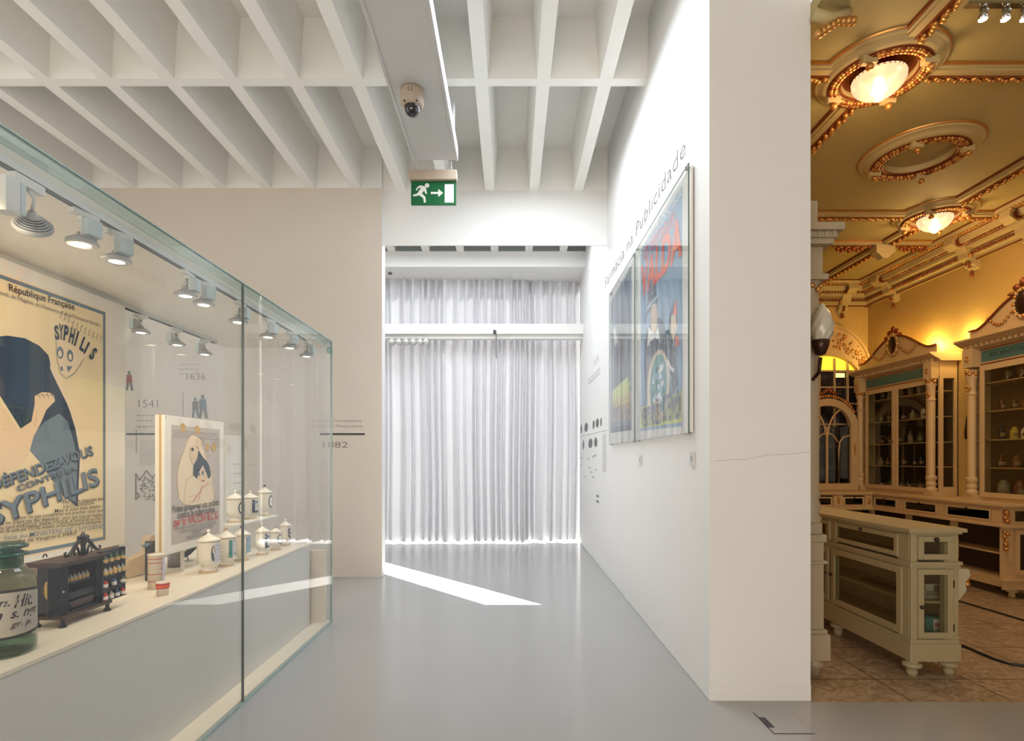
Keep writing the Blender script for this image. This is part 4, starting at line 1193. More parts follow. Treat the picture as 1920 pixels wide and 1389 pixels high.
for y, w in ((8.1, 'next to the room corner'), (6.72, 'above the left cabinet'), (5.95, 'at the right picture edge')): bracket((XR, y, 0), 0, 'cream scrolled cornice bracket on the right wall, ' + w)
bracket((5.28, YB, 0), PI / 2, 'cream scrolled cornice bracket on the short back wall')

# ---------------------------------------------------------------- lights over the cabinets
for y, pw in ((7.35, 9), (6.75, 8), (5.9, 7), (8.2, 5)):
    light('cabinet_top_light', 'POINT', (XR - .10, y, 3.02), pw * 1.1, (1.0, .74, .22), shadow_soft_size=.05)
light('pharmacy_fill_light', 'AREA', (3.6, 5.2, 4.0), 40, (1.0, .75, .45), shape='RECTANGLE', size=1.6, size_y=2.2, rot=(0, 0, 0))  # added area fill without a fixture, lifts the whole room
for i, px in enumerate((1843, 1885, 1921)):
    X = (px - CX) * 3.30 / F
    t = thing('ceiling_spotlight', 'bright chrome spotlight at the top right, %s of the three' % ('leftmost', 'middle', 'rightmost')[i], 'spotlight', (X, 3.30, 4.25), 0, 'chrome ceiling spotlights of the pharmacy')
    MB().tube([(0, 0, 0), (.02, 0, -.03), (.03, .0, -.05)], .012, CHROME).build('arm', t)
    MB().lathe([(0, .02), (.016, .02), (.022, -.02), (.026, -.05), (.022, -.052)], CHROME, (0, 0, -.045), n=20).build('lamp_head', t)
    MB().lathe([(0, -.05), (.024, -.05)], HOT, (0, 0, -.045), n=16).ball((0, 0, -.092), .016, HOT, n=10, k=6).build('lens', t)
tag(MB().box(2.75, 3.3, 3.28, 3.32, 4.235, 4.25, CHROME).build('spotlight_rail'), 'short chrome rail carrying the three bright spotlights', 'rail')


# ---------------------------------------------------------------- furniture helpers
def framed(mb, x0, x1, z0, z1, y, fw, t, m):
    """rectangular frame in the local x-z plane, front at y, thickness t"""
    mb.box(x0, x0 + fw, y, y + t, z0, z1, m).box(x1 - fw, x1, y, y + t, z0, z1, m).box(x0 + fw, x1 - fw, y, y + t, z0, z0 + fw, m).box(x0 + fw, x1 - fw, y, y + t, z1 - fw, z1, m)
    return mb


CG = glass('cabinet_glass', (.86, .87, .82), 1.0, .05)
CGD = glass('dim_cabinet_glass', (.45, .42, .36), 1.0, .05)


def shapely_bottle(r, h, kind):
    if kind == 0: return [(0, 0), (r, 0), (r, h * .55), (r * .75, h * .68), (r * .32, h * .74), (r * .3, h * .88), (r * .42, h * .9), (r * .42, h), (0, h)]
    if kind == 1: return [(0, 0), (r, 0), (r * 1.02, h * .66), (r * .8, h * .74), (r * .7, h * .78), (r * .74, h * .84), (r * .5, h * .92), (0, h)]
    return [(0, 0), (r * .8, 0), (r * .6, h * .1), (r * .95, h * .3), (r, h * .6), (r * .95, h * .68), (r * .35, h * .82), (r * .2, h * .9), (r * .3, h * .94), (0, h)]


BM = [('amber', mat('amber_glass', (96, 52, 24), .12, spec=.8)), ('dark', mat('dark_violet_glass', (34, 28, 52), .12, spec=.8)), ('clear', mat('clear_jar_glass', (150, 140, 118), .12, spec=.7)),
      ('white', mat('white_ceramic', (214, 206, 188), .3)), ('brown', mat('brown_ceramic', (122, 72, 44), .3)), ('yellow', mat('yellow_ceramic', (206, 186, 84), .35)), ('green', mat('green_glass', (74, 96, 64), .15))]
LABM = mat('bottle_label_paper', (150, 130, 100), .6)
PROTO = {}


def bottle(loc, ci, kind, r, h, label, group):
    key = (ci, kind)
    if key not in PROTO:
        t = thing('pharmacy_bottle', label, 'bottle', loc, 0, group)
        pf = shapely_bottle(1, 1, kind); cut = 3 if kind == 0 else 2
        MB().lathe(pf[:cut + (3 if kind == 0 else 2)], BM[ci][1], n=16).build('body', t)
        MB().lathe(pf[cut + (2 if kind == 0 else 1):], BM[ci][1] if ci != 2 else BM[2][1], n=12).build('stopper', t)
        MB().lathe([(1.03, .2), (1.03, .48)], LABM if ci != 3 else BM[4][1], n=12, a0=-2.6, a1=-.5).build('label', t)
        PROTO[key] = t
        t.scale = (r, r, h)
        return t
    t = dup(PROTO[key], label, loc, R.uniform(-.4, .4), group); t.scale = (r, r, h)
    return t


# ---------------------------------------------------------------- tall wall cabinets (local x = along wall to the right, -y = into the room)
SH = (1.09, 1.40, 1.72, 2.05, 2.38)
ORD = ('leftmost', 'second from left', 'third from left', 'fourth from left', 'fifth from left', 'sixth from left', 'seventh from left', 'eighth from left')
SHN = ('bottom shelf', 'lower shelf', 'middle shelf', 'upper shelf', 'top shelf')


def tall_cabinet(Yl, Wd, ndoors, side, label, which, nb, seed, zt=2.86):
    D = .24
    t = thing('display_cabinet', label, 'cabinet', (XR, Yl, 0), -PI / 2)
    z0 = 1.02
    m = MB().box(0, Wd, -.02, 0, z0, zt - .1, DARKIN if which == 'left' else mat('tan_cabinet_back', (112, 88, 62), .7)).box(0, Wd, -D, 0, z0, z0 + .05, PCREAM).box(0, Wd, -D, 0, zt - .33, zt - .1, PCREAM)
    m.box(0, .03, -D, 0, z0, zt - .1, PCREAM)
    if side: m.box(Wd - .03, Wd, -D, -D + .05, z0 + .12, 2.55, PCREAM).box(Wd - .03, Wd, -.05, 0, z0 + .12, 2.55, PCREAM).box(Wd - .03, Wd, -D, 0, z0, z0 + .12, PCREAM).box(Wd - .03, Wd, -D, 0, 2.55, zt - .1, PCREAM)
    else: m.box(Wd - .03, Wd, -D, 0, z0, zt - .1, PCREAM)
    m.build('body', t, bevel=.003)
    if side: MB().box(Wd - .02, Wd - .014, -D + .05, -.05, z0 + .1, 2.56, CG).build('side_glass', t)
    for zz in SH[1:]:
        MB().box(.03, Wd - .03, -D + .03, -.02, zz - .012, zz, PCREAM).build('shelf', t)
    # teal name panel and cornice
    MB().box(.16, Wd - .16, -D - .004, -D + .01, zt - .28, zt - .15, TEALP).build('name_panel', t)
    q = Print(frame_plane((0, -D - .0045, 0), (1, 0, 0), (0, 0, 1)))
    if which == 'right': q.text('AN ANTONIO DE SOUSA', (.26, zt - .235), (Wd - .25, zt - .235), .045, mat('dark_teal_ink', (38, 52, 52), .5), .0)
    if which == 'right': q.build('name_lettering', t)
    m = MB(); nproj = .16
    m.prism([(0, zt - .11), (-D - .02, zt - .11), (-D - .05, zt - .08), (-D - .08, zt - .07), (-D - nproj, zt - .02), (-D - nproj, zt), (0, zt)], -.05, Wd + (.05 if side else .05), PCREAM, 'x')
    n = int(Wd / .07)
    for i in range(n): m.box((i + .2) * Wd / n, (i + .65) * Wd / n, -D - .085, -D - .05, zt - .105, zt - .07, PCREAM)
    if side:
        for i in range(4): m.box(Wd + .0, Wd + .04, -.22 + i * .055, -.19 + i * .055, zt - .105, zt - .07, PCREAM)
    m.build('cornice', t, bevel=.003)
    m = MB().box(0, Wd, -D - .006, -D + .0, zt - .14, zt - .128, GOLDD).box(0, Wd, -D - .006, -D, zt - .31, zt - .298, GOLDD)
    m.build('gilt_line', t)
    # columns
    for xc in ((.08, Wd - .08)):
        m = MB().box(xc - .075, xc + .075, -D - .09, -D, z0, z0 + .06, PCREAM).lathe([(.06, .06), (.07, .09), (.045, .12), (.06, .15), (.045, .19), (.062, .22), (.062, .25), (.042, .27), (.044, 1.2), (.042, 1.22), (.055, 1.24), (.042, 1.26), (.045, 1.40), (.06, 1.44), (.045, 1.47), (.07, 1.52)], PCREAM, (xc, -D - .045, z0), n=20)
        m.box(xc - .07, xc + .07, -D - .10, -D, zt - .33, zt - .11, PCREAM)
        m.build('column', t, bevel=.002)
        g_ = MB().blobs([(xc + .05 * math.cos(a), -D - .045 - .05 * abs(math.sin(a)), z0 + 1.47 + .03 * (k % 2)) for k, a in enumerate([i * PI / 6 for i in range(7)])], .022, GOLD)
        g_.blobs([(xc - .02, -D - .09, z0 + 1.33), (xc + .02, -D - .09, z0 + 1.31), (xc, -D - .09, z0 + 1.28), (xc, -D - .105, zt - .2), (xc, -D - .105, zt - .24)], .018, GOLD)
        g_.build('gilt_capital', t)
    # doors
    xa, xb = .15, Wd - .15; dw = (xb - xa) / ndoors
    for i in range(ndoors):
        d = framed(MB(), xa + i * dw + .003, xa + (i + 1) * dw - .003, z0 + .04, zt - .33, -D - .02, .055, .025, PCREAM).build('door', t, bevel=.004)
        MB().box(xa + i * dw + .05, xa + (i + 1) * dw - .05, -D - .008, -D - .004, z0 + .09, zt - .38, CG).build('pane', d)
        if i < ndoors - 1 or ndoors == 1: MB().ball((xa + (i + 1) * dw - .025, -D - .028, 1.75), .012, KNOB).build('knob', d)
    # pediment
    pts = [(.02, zt)]; n = 24
    for i in range(n + 1):
        s = i / n; xx = .02 + (Wd - .04) * s
        if s < .12 or s > .88: hh = .10
        else: hh = .12 + .26 * math.sin(PI * (s - .12) / .76) ** 1.2
        pts.append((xx, zt + hh))
    pts.append((Wd - .02, zt))
    MB().prism(pts, -D - .02, -D + .02, PCREAM, 'y').build('pediment', t, bevel=.004)
    MB().tube([(p[0], -D - .03, p[1] + .008) for p in pts[1:-1]], .014, GOLDD, 6).build('pediment_moulding', t)
    cx_ = Wd / 2
    m = MB(); m.ball((cx_, -D - .04, zt + .26), .085, BRONZE, (1, .35, 1.5), 16, 10); m.build('oval_medallion', t)
    m = MB()
    for i in range(22):
        a = 2 * PI * i / 22; m.ball((cx_ + .10 * math.cos(a), -D - .05, zt + .26 + .145 * math.sin(a)), .024, GOLD if i % 2 else PCREAM, (1, .7, 1), 6, 4)
    for s in (-1, 1):
        for k in range(9):
            u = k / 8; m.ball((cx_ + s * (.15 + .30 * u * min(1, Wd / 1.5)), -D - .035, zt + .20 - .10 * math.sin(PI * u)), .018, GOLD, (1, .7, 1), 6, 4)
        m.ball((cx_ + s * .07, -D - .04, zt + .44), .04, GOLDD, (1.3, .6, 1), 8, 6)
        m.ball((cx_ + s * .14, -D - .04, zt + .385), .03, GOLDD, (1.6, .6, .8), 8, 6)
    m.ball((cx_, -D - .04, zt + .48), .035, GOLDD, (1, .7, 1.4), 8, 6)
    m.build('carved_garland', t)
    # bottles
    r = random.Random(seed)
    for si, zz in enumerate(SH):
        zz = zz if si else z0 + .05
        n = nb[si]
        for i in range(n):
            u = .22 + (Wd - .44) * (i + .5) / n + r.uniform(-.015, .015)
            big = (si == 0 and which == 'right')
            ci = r.choice((0, 0, 1, 2, 6)) if which == 'left' else r.choice((0, 1, 2, 4, 0))
            if si == 4: ci = r.choice((2, 0, 2))
            if which == 'left' and si == 3 and i in (n - 2,): ci = 3
            if which == 'right' and si == 2: ci = (1, 5, 3, 3, 0, 0, 4, 2)[i % 8]
            if which == 'right' and si == 0: ci = (2, 4, 3, 2, 6)[i % 5]
            kd = r.choice((0, 0, 1)) if ci not in (3, 5) else 1
            if big: kd = 1; rr, hh = .058, .20
            elif si == 4: rr, hh = .04, .17 + r.random() * .05; kd = r.choice((0, 2))
            elif si == 0: rr, hh = .032, .15; kd = 0
            else: rr, hh = .030 + .008 * r.random(), .12 + .05 * r.random()
            if which == 'right' and si == 1: rr, hh = .040, .145
            X = XR - .10 - .03 * r.random() - (.02 if big else 0); Y = Yl - u
            bottle((X, Y, zz + .001), ci, kd, rr, hh, '%s bottle on the %s of the %s pharmacy cabinet, %s' % (BM[ci][0], SHN[si], which, ORD[i]), 'bottles in the %s wall cabinet' % which)
    return t


tall_cabinet(8.58, 1.60, 2, True, 'left cream pharmacy wall cabinet with two glass doors and carved pediment', 'left', (6, 7, 6, 7, 6), 5)
tall_cabinet(6.52, 1.44, 1, False, 'right cream pharmacy wall cabinet cut by the picture edge', 'right', (5, 6, 7, 7, 5), 9, zt=2.90)
light('cabinet_inner_light', 'POINT', (5.55, 5.75, 2.45), .5, (1, .75, .45), shadow_soft_size=.1)

# antler-like dark bracket between the two cabinets
t = thing('wall_ornament', 'dark winged wall ornament in the gap between the two cabinets', 'ornament', (XR, 6.75, 2.0))
MB().prism([(-.10, .16), (-.04, .12), (.03, .02), (.06, -.18), (.05, -.26), (-.02, -.12), (-.09, .05)], -.02, .02, BRONZE, 'x', Matrix.Translation((-.05, 0, 0))).build('wing', t, bevel=.01)
MB().tube([(0, 0, 0), (-.08, 0, .02)], .015, BRONZE).build('bracket', t)

# ---------------------------------------------------------------- low counters along the walls


def drawer_front(t, M, x0, x1, z0, z1, box_items=0):
    d = framed(MB(M), x0, x1, z0, z1, -.014, .022, .02, PCREAM); d = d.build('drawer', t, bevel=.003)
    MB(M).box(x0 + .02, x1 - .02, -.004, -.001, z0 + .02, z1 - .02, CGD).build('pane', d)
    MB(M).ball(((x0 + x1) / 2, -.022, z1 - .014), .014, KNOB).build('knob', d)


t = thing('wall_counter', 'cream counter along the right wall under the cabinets, with glass fronted drawers', 'counter', (0, 0, 0))
XB = 5.25
m = MB().box(XB - .03, XR, 5.78, 8.72, .985, 1.02, PCREAM).box(XB - .015, XR, 5.80, 8.72, .97, .985, PCREAM)
m.box(XR - .25, XR, 5.0, 5.8, .985, 1.02, PCREAM)
m.build('top', t, bevel=.005)
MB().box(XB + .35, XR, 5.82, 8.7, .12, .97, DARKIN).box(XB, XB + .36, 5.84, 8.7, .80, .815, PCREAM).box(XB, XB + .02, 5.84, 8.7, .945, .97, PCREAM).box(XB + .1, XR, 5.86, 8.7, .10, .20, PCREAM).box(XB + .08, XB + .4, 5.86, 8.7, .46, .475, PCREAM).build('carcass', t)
MB().box(XB - .03, XB + .3, 5.78, 8.7, .765, .80, PCREAM).build('ledge', t, bevel=.006)
Mr = Matrix.Translation((XB + .006, 8.7, 0)) @ Matrix.Rotation(-PI / 2, 4, 'Z')
for a, b in ((0, .12), (.72, .80), (1.28, 1.40), (1.98, 2.10), (2.74, 2.86)): MB(Mr).box(a, b, -.01, .02, .815, .945, PCREAM).build('stile', t)
for a, b in ((.13, .71), (.81, 1.27), (1.41, 1.97), (2.11, 2.73)): drawer_front(t, Mr, a, b, .815, .95)
for yy in (5.9, 6.6, 7.35, 8.1): MB().box(XB + .08, XB + .13, yy - .03, yy + .03, .1, .77, PCREAM).build('post', t)
# end face towards us
ya = 5.84
MB().box(XB, XR, ya, ya + .03, .20, .97, PCREAM).box(XB - .005, XR, ya - .015, ya, .10, .20, PCREAM).box(XB - .02, XR, ya - .03, ya, .765, .80, PCREAM).box(XB - .02, XR, ya - .04, ya, .19, .215, PCREAM).build('end_face', t, bevel=.003)
d = framed(MB(), XB + .13, XR - .02, .26, .74, ya - .02, .05, .02, PCREAM).build('door', t, bevel=.003)
MB().box(XB + .17, XR - .06, ya - .006, ya - .003, .30, .70, CGD).build('pane', d)
MB().box(XB + .14, XR - .05, ya - .006, ya - .003, .83, .94, CGD).build('end_pane', t)
MB().blobs([(XB + .02, ya - .03, .93), (XB + .03, ya - .035, .90), (XB + .01, ya - .03, .87), (XB + .03, ya - .03, .84), (XB + .0, ya - .03, .72), (XB + .03, ya - .035, .70), (XB + .0, ya - .03, .67), (XB + .02, ya - .03, .63), (XB + .02, ya - .03, .59), (XB + .02, ya - .03, .54)], .026, GOLD).build('gilt_carving', t)
MB().prism([(XB - .02, .765), (XB + .08, .765), (XB + .07, .60), (XB + .09, .40), (XB + .05, .40), (XB + .03, .60)], ya - .03, ya, PCREAM, 'y').build('scroll_bracket', t, bevel=.006)
for px_, yy in ((5.43, 5.92), (5.43, 7.3), (5.43, 8.4)):
    MB().lathe([(0, 0), (.03, 0), (.032, .02), (.028, .05), (.055, .06), (.06, .08), (.04, .095), (.045, .1)], PCREAM, (px_, yy, 0), n=20).build('foot', t)

MB().box(XR - .23, XR, 5.02, 5.86, .10, .985, PCREAM).build('narrow_base', t, bevel=.004)
t = thing('wall_counter', 'cream counter along the short back wall under the arch', 'counter', (0, 0, 0))
YA = 7.9
MB().box(3.2, 5.22, YA - .03, 8.72, .985, 1.02, PCREAM).box(3.2, 5.235, YA - .015, 8.72, .97, .985, PCREAM).build('top', t, bevel=.005)
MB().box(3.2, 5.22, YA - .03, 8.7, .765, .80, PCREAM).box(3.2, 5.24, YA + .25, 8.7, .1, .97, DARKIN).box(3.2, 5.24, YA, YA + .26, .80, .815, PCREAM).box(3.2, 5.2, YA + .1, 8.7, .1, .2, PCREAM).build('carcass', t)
for a, b in ((3.2, 3.3), (3.98, 4.06), (4.66, 4.80), (5.12, 5.22)): MB().box(a, b, YA - .01, YA + .03, .80, .97, PCREAM).build('stile', t)
Ma = Matrix.Translation((0, YA + .006, 0))
for a, b in ((3.3, 3.98), (4.07, 4.65), (4.81, 5.11)): drawer_front(t, Ma, a, b, .815, .95)
MB().blobs([(4.73, YA - .02, .93), (4.73, YA - .02, .90), (4.73, YA - .02, .87), (5.17, YA - .02, .93), (5.17, YA - .02, .90), (5.17, YA - .02, .87)], .022, GOLD).build('gilt_carving', t)
for xx in (3.4, 4.4, 5.0): MB().lathe([(0, 0), (.03, 0), (.032, .02), (.028, .05), (.055, .06), (.06, .08), (.04, .095), (.045, .1)], PCREAM, (xx, YA + .2, 0), n=16).build('foot', t)

# ---------------------------------------------------------------- arch on the back wall
xc = 5.04; YF = 8.66
t = thing('arched_screen', 'carved cream arch with glazed screen at the back of the pharmacy', 'arch', (0, 0, 0))


def arc(cx, cz, a, b, n=24, t0=0, t1=PI): return [(cx + a * math.cos(t0 + (t1 - t0) * i / n), cz + b * math.sin(t0 + (t1 - t0) * i / n)) for i in range(n + 1)]


def ring(mb, inner, outer, y0, y1, m):
    n = len(inner)
    for i in range(n - 1):
        q = [inner[i], inner[i + 1], outer[i + 1], outer[i]]
        vs = [(p[0], y0, p[1]) for p in q] + [(p[0], y1, p[1]) for p in q]
        mb.add(vs, [(0, 1, 2, 3), (7, 6, 5, 4), (0, 4, 5, 1), (2, 6, 7, 3)], m)
    return mb


m = MB(); inn = arc(xc, 2.72, .52, .42); out = arc(xc, 2.82, .67, .78)
ring(m, inn, out, YF, YB - .002, PCREAM)
m.box(xc + .52, xc + .67, YF, YB - .002, 1.02, 2.84, PCREAM).box(xc - .67, xc - .52, YF, YB - .002, 1.02, 2.84, PCREAM)
m.build('arch_surround', t, bevel=.004)
ring(MB(), arc(xc, 2.82, .655, .765), arc(xc, 2.82, .685, .80), YF - .03, YF, PCREAM).build('arch_moulding', t)
m = MB(); r = random.Random(8)
for i in range(120):
    a = r.uniform(.08, PI - .08); k = r.uniform(.25, .8)
    p = (xc + (.52 + .15 * k) * math.cos(a), YF - .008, 2.72 + .1 * k + (.42 + .36 * k) * math.sin(a))
    m.ball(p, r.uniform(.012, .028), GOLD, (1, .6, 1), 6, 4)
m.build('gilt_foliage', t)
# glazed screen
sc_ = MB()
for xx in (xc - .35, xc - .12, xc + .12, xc + .33): sc_.box(xx - .014, xx + .014, YB - .05, YB - .02, 1.02, 3.10, PCREAM)
for zz in (2.90, 2.64, 2.38, 2.05, 1.7, 1.35): sc_.box(xc - .52, xc + .52, YB - .05, YB - .02, zz - .012, zz + .012, PCREAM)
sc_.build('glazing_bar', t)
q = arc(xc, 2.72, .52, .42)
m = MB(); pts = [p for p in q if p[1] > 2.91]
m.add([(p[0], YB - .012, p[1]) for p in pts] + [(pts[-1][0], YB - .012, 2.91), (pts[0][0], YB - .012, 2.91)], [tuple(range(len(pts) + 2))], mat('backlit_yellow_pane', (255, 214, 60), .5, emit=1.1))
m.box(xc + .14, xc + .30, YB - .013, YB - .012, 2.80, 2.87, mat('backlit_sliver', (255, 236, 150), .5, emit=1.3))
m.build('backlit_pane', t)
MB().box(xc - .52, xc + .52, YB - .011, YB - .005, 1.02, 2.91, mat('dark_glazing', (44, 40, 42), .08, spec=.9)).build('dark_pane', t)
# inner gothic door head
t2 = thing('arched_cabinet', 'smaller arched glazed cabinet with gilded crest standing before the back screen', 'cabinet', (0, 0, 0))
xd = 4.89; y0 = 8.42
m = MB(); ring(m, arc(xd, 1.98, .36, .34), arc(xd, 1.98, .47, .45), y0, y0 + .08, PCREAM)
m.box(xd + .36, xd + .47, y0, y0 + .08, 1.02, 1.98, PCREAM).box(xd - .47, xd - .36, y0, y0 + .08, 1.02, 1.98, PCREAM).box(xd - .47, xd + .47, y0, y0 + .08, 1.02, 1.12, PCREAM)
m.box(xd - .5, xd - .36, y0 + .08, YF, 1.02, 1.9, PCREAM).box(xd + .36, xd + .45, y0 + .08, YF, 1.02, 1.9, PCREAM)
m.build('frame', t2, bevel=.004)
m = MB().box(xd - .014, xd + .014, y0 + .02, y0 + .05, 1.1, 2.0, PCREAM)
for s in (-1, 1):
    m.tube([(xd + s * .34, y0 + .035, 2.2)] + [(xd + s * (.30 - .28 * math.sin(a)), y0 + .035, 2.28 - .42 * (1 - math.cos(a))) for a in [i * PI / 16 for i in range(1, 9)]], .014, PCREAM, 6)
    m.tube([(xd + s * .36, y0 + .035, 1.86), (xd + s * .26, y0 + .035, 1.84), (xd + s * .20, y0 + .035, 1.76), (xd + s * .185, y0 + .035, 1.62), (xd + s * .185, y0 + .035, 1.12)], .013, PCREAM, 6)
    m.tube([(xd + s * .03, y0 + .035, 1.90), (xd + s * .10, y0 + .035, 1.86), (xd + s * .17, y0 + .035, 1.76)], .012, PCREAM, 6)
m.build('tracery', t2)
MB().box(xd - .36, xd + .36, y0 + .05, y0 + .054, 1.12, 2.0, CGD).build('pane', t2)
m = MB(); m.blobs([(xd + .30 * math.cos(a) * 1.5, y0 - .01, 2.0 + .30 * math.sin(a) * 1.55) for a in [.5 + i * .09 for i in range(24)]], .026, GOLD)
m.blobs([(xd + a * .035, y0 - .01, 2.50 + .02 * (3 - abs(a))) for a in (-3, -2, -1, 0, 1, 2, 3)], .034, GOLDD)
m.blobs([(xd + .41, y0 - .01, 1.72 - i * .03) for i in range(6)], .016, GOLD)
m.build('gilt_crest', t2)

# ---------------------------------------------------------------- near column of a hidden cabinet
t = thing('cabinet_column', 'tall cream turned column with capital beside the end of the thick wall', 'column', (2.03, 3.80, 0))
WC = mat('white_column_paint', (170, 154, 128), .45)
MB().lathe([(0, 0), (.035, 0), (.036, .05), (.06, .07), (.065, .09), (.045, .11), (.05, .12)], WC, (.08, .0, 0), n=20).build('foot', t)
MB().box(-.15, .15, -.08, .30, .12, .30, WC).box(-.15, .135, -.07, .30, .30, .33, WC).box(-.15, .115, -.06, .28, .33, .93, WC).box(-.15, .135, -.075, .28, .78, .80, WC).box(-.15, .13, -.07, .28, .93, .98, WC).box(-.15, .11, -.05, .28, .98, 1.06, WC).build('pedestal', t, bevel=.005)
MB().box(-.15, .06, .02, .28, 1.06, 2.9, WC).build('side_panel', t)
MB().lathe([(.06, 1.06), (.07, 1.09), (.05, 1.12), (.068, 1.17), (.05, 1.22), (.062, 1.25), (.052, 1.27), (.055, 2.5), (.065, 2.54), (.05, 2.58), (.05, 2.70), (.08, 2.74)], WC, (.055, -.0, 0), n=28).build('shaft', t)
m = MB().box(-.15, .13, -.09, .28, 2.72, 2.76, WC).box(-.15, .105, -.065, .28, 2.76, 2.95, WC).box(-.15, .15, -.12, .28, 2.95, 2.99, WC).box(-.15, .20, -.16, .28, 3.03, 3.08, WC).box(-.15, .17, -.13, .28, 2.99, 3.03, WC).box(-.15, .05, -.1, .28, 3.08, 3.25, WC)
for i in range(6): m.box(-.12 + i * .05, -.10 + i * .05, -.14, -.12, 2.985, 3.03, WC)
m.build('capital', t, bevel=.004)
MB().blobs([(.055 + .06 * math.cos(a), -.06 * abs(math.sin(a)), 2.66 + .03 * (k % 2)) for k, a in enumerate([i * PI / 5 for i in range(6)])], .022, GOLD).build('gilt_leaves', t)
# flame sconce
t = thing('wall_sconce', 'frosted flame shaped glass sconce with dark bronze cup on the column', 'sconce', (2.075, 3.66, 2.24))
MB().tube([(0, .10, -.20), (0, .02, -.16), (0, 0, -.06)], .012, BRONZE).lathe([(0, -.05), (.03, -.04), (.05, .01), (.058, .05), (.05, .055)], BRONZE, n=20).build('cup', t)
sh = []
for k_ in range(5):
    pass
prof = [(.045, .05), (.065, .10), (.07, .15), (.055, .21), (.03, .26), (.008, .30)]
vs = []; fs = []; n = 40
for i in range(n):
    for j, (rr, zz) in enumerate(prof):
        a = 2 * PI * i / n + j * .25; k = 1 + .10 * math.cos(8 * (a - j * .5)); vs.append((rr * k * math.cos(a) + .01, rr * k * math.sin(a), zz))
q = len(prof)
for i in range(n):
    for j in range(q - 1): fs.append((i * q + j, ((i + 1) % n) * q + j, ((i + 1) % n) * q + j + 1, i * q + j + 1))
MB().add(vs, fs, mat('frosted_flame_glass', (214, 206, 190), .25, coat=.4, trans=.2), True).build('flame_shade', t)

# ---------------------------------------------------------------- island showcase counter
t = thing('showcase_counter', 'ivory painted showcase counter with glass doors and turned feet, nearest us', 'counter', (0, 0, 0))
IV = PCREAM2
x0, x1, y0, y1 = 2.74, 3.09, 3.74, 5.5; ch = .10
foot = [(x0, y0), (x1 - ch * .25, y0), (x1, y0 + ch), (x1, y1), (x0, y1)]


def off(poly, d):
    cx_ = (x0 + x1) / 2; cy_ = (y0 + y1) / 2
    return [(p[0] + (d if p[0] > cx_ else -d), p[1] + (d if p[1] > cy_ else -d)) for p in poly]


m = MB().prism(off(foot, .012), .115, .235, IV, 'z').prism(off(foot, .004), .235, .262, IV, 'z')
m.build('plinth', t, bevel=.006)
# corner posts, rails, shelves, back: an open carcass behind glass
m = MB()
pw = .045
m.box(x0, x0 + pw, y0, y0 + pw, .26, .98, IV).box(x0 - .002, x0 + .02, y0 + .02, y0 + .13, .26, .98, IV).box(x1 - ch - .02, x1 - ch - .001, y0, y0 + pw, .26, .98, IV).prism([(x1 - ch - .0, y0 + .0), (x1 - ch * .25, y0), (x1, y0 + ch), (x1, y0 + ch + .05), (x1 - .05, y0 + ch + .05), (x1 - ch, y0 + .03)], .26, .98, IV, 'z')
for yy in (4.62, 4.70, 5.40): m.box(x0, x0 + .04, yy, yy + .06, .26, .98, IV)
m.box(x0 + .01, x1, y0 + .01, y1, .26, .28, IV)
m.box(x0, x1, y1 - .03, y1, .26, .98, IV).box(x1 - .02, x1, y0 + ch, y1, .26, .98, mat('tan_counter_back', (170, 146, 116), .6))
m.box(x0 + .005, x1 - ch * .4, y0 + .005, y0 + .04, .72, .78, IV).box(x0 + .005, x0 + .04, y0, y1, .72, .78, IV).box(x0 + .03, x1, y0 + .03, y1, .745, .76, IV)
m.box(x0 + .005, x0 + .03, y0, y1, .955, .985, IV).box(x0, x1 - ch * .4, y0 + .005, y0 + .03, .955, .985, IV)
m.box(x0 + .05, x1 - .03, y0 + .06, y0 + .10, .26, .74, IV) if False else None
m.build('carcass', t, bevel=.003)
MB().prism(off(foot, .018), .775, .795, IV, 'z').prism(off(foot, .010), .755, .775, IV, 'z').build('waist_moulding', t, bevel=.004)
MB().prism(off(foot, .016), .985, 1.0, IV, 'z').prism(off(foot, .035), 1.0, 1.022, IV, 'z').build('top', t, bevel=.005)
MB().box(x0 + .04, x1 - .03, y0 + .04, y1 - .04, .50, .515, IV).build('shelf', t)
# end door and drawer
xe1 = x1 - ch - .02
def front_unit(nm, a, b, z0_, z1_, fw):
    d = framed(MB(), a, b, z0_, z1_, y0 - .012, fw, .018, IV).build(nm, t, bevel=.003)
    MB().box(a + fw - .004, b - fw + .004, y0 - .004, y0 - .001, z0_ + fw - .004, z1_ - fw + .004, CG).build('pane', d); return d
d = front_unit('door', x0 + .045, x1 - ch + .035, .275, .745, .038); MB().ball((x0 + .055, y0 - .03, .49), .014, KNOB).build('knob', d)
m = MB().box(x1 - ch + .03, x1 - ch + .038, y0 - .014, y0 - .01, .62, .67, BRONZE).box(x1 - ch + .03, x1 - ch + .038, y0 - .014, y0 - .01, .32, .37, BRONZE); m.build('hinge', d)
d = front_unit('drawer', x0 + .045, x1 - ch + .035, .81, .97, .038); MB().ball(((x0 + x1 - .02) / 2 - .01, y0 - .028, .95), .016, KNOB).build('knob', d)
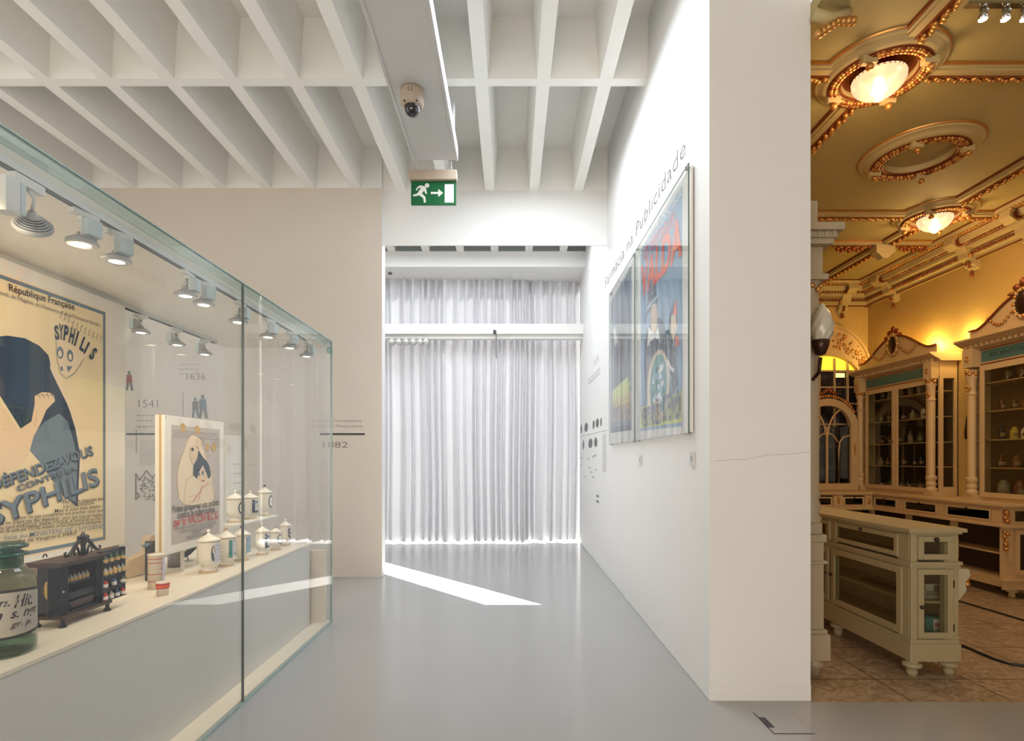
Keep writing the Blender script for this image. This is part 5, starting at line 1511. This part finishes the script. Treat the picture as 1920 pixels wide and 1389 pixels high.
# long side doors and drawers (facing -x)
Ms = Matrix.Translation((x0, y1, 0)) @ Matrix.Rotation(-PI / 2, 4, 'Z')
def side_unit(nm, ya, yb, z0_, z1_, fw, kn):
    a, b = y1 - yb, y1 - ya
    d = framed(MB(Ms), a, b, z0_, z1_, -.012, fw, .018, IV).build(nm, t, bevel=.003)
    MB(Ms).box(a + fw - .004, b - fw + .004, -.004, -.001, z0_ + fw - .004, z1_ - fw + .004, CG).build('pane', d)
    MB(Ms).ball((a + (b - a) * kn[0], -.028, kn[1]), .014, KNOB).build('knob', d)
side_unit('drawer', 3.86, 4.62, .81, .97, .035, (.5, .955)); side_unit('door', 3.82, 4.66, .275, .745, .05, (.03, .52))
side_unit('drawer', 4.68, 5.44, .81, .97, .035, (.5, .955)); side_unit('door', 4.70, 5.46, .275, .745, .05, (.97, .52))
# gilt panel and scroll at the cut corner
nv = Vector((ch, -(ch * .25 - 0) - .0, 0))
MB().prism([(x1 - ch * .15, y0 + .025), (x1 - .012, y0 + ch - .015), (x1 - .002, y0 + ch - .02), (x1 - ch * .12, y0 + .012)], .82, .95, GOLD, 'z').build('gilt_panel', t)
MB().prism([(0, .745), (.09, .745), (.095, .70), (.07, .66), (.075, .60), (.03, .52), (0, .47)], -.025, .025, IV, 'y', Matrix.Translation((x1 - .03, y0 + .05, 0)) @ Matrix.Rotation(-.5, 4, 'Z')).build('scroll_bracket', t, bevel=.006)
MB().blobs([(x1 + .045, y0 + .01, .70), (x1 + .035, y0 + .01, .67), (x1 + .045, y0 + .01, .64)], .02, GOLD).build('gilt_carving', t)
for a, b in ((x0 + .035, y0 + .04), (x1 - .045, y0 + .06), (x0 + .05, 4.66), (x1 - .05, 4.66), (x0 + .05, 5.4), (x1 - .05, 5.4)):
    MB().lathe([(0, 0), (.030, 0), (.036, .03), (.032, .055), (.055, .065), (.062, .08), (.052, .095), (.035, .10), (.045, .118)], IV, (a, b, 0), n=24).build('foot', t)
# things in the end door
t = thing('number_card', 'white card box numbered 55 on the middle shelf of the nearest showcase', 'box', (2.985, 3.86, .516))
MB().box(-.055, .055, 0, .05, 0, .10, mat('pale_card', (196, 188, 166), .6)).build('box', t, bevel=.002)
q = Print(frame_plane((0, -.001, 0), (1, 0, 0), (0, 0, 1))); q.rect(-.05, .012, .05, .09, mat('brown_card', (120, 100, 76), .6)); q.rect(-.045, .05, .0, .088, WMAT); q.text('55', (-.038, .056), (-.006, .056), .025, INK, .01)
for i in range(3): q.scribble(-.045, .045, .018 + i * .010, .005, WMAT, i)
q.build('label', t)
t = thing('medicine_box', 'teal medicine box with pink and white label on the bottom shelf of the nearest showcase', 'box', (2.985, 3.86, .281))
MB().box(-.05, .05, 0, .07, 0, .10, mat('teal_card', (84, 140, 138), .5)).build('box', t, bevel=.002)
q = Print(frame_plane((0, -.001, 0), (1, 0, 0), (0, 0, 1))); q.rect(-.0, .0, .05, .085, WMAT); q.rect(.01, .03, .04, .06, mat('salmon_ink', (208, 142, 124), .6)); q.scribble(.008, .045, .01, .008, TEAL, 1); q.build('label', t)
for i in range(4):
    vial((2.82 + i * .045, 3.83, .796), cols[4], WMAT, 'tiny glass vial in the small end drawer of the showcase, %s' % ORD[i], 'vials in the showcase drawer', 1.2)
tag(MB().box(2.84, 2.92, 4.1, 4.45, .516, .53, mat('maroon_book', (78, 34, 34), .5)).build('flat_book'), 'dark maroon flat book on the shelf behind the large glass door', 'book')

# cables on the pharmacy floor
m = MB().tube([(4.62, 6.1, .008), (4.70, 5.75, .008), (4.72, 5.4, .008), (4.74, 5.04, .008), (4.74, 4.6, .008)], .009, BLK, 8)
tag(m.build('floor_cable'), 'straight black cable on the marble farther from the showcase', 'cable')
m = MB().tube([(3.62, 4.9, .010), (3.61, 4.43, .010), (3.60, 4.2, .010), (3.60, 4.05, .010), (3.63, 3.97, .010), (3.70, 3.93, .010), (3.95, 3.88, .010), (4.3, 3.85, .010)], .010, BLK, 8)
tag(m.build('floor_cable'), 'bent black cable on the marble right of the nearest showcase', 'cable')
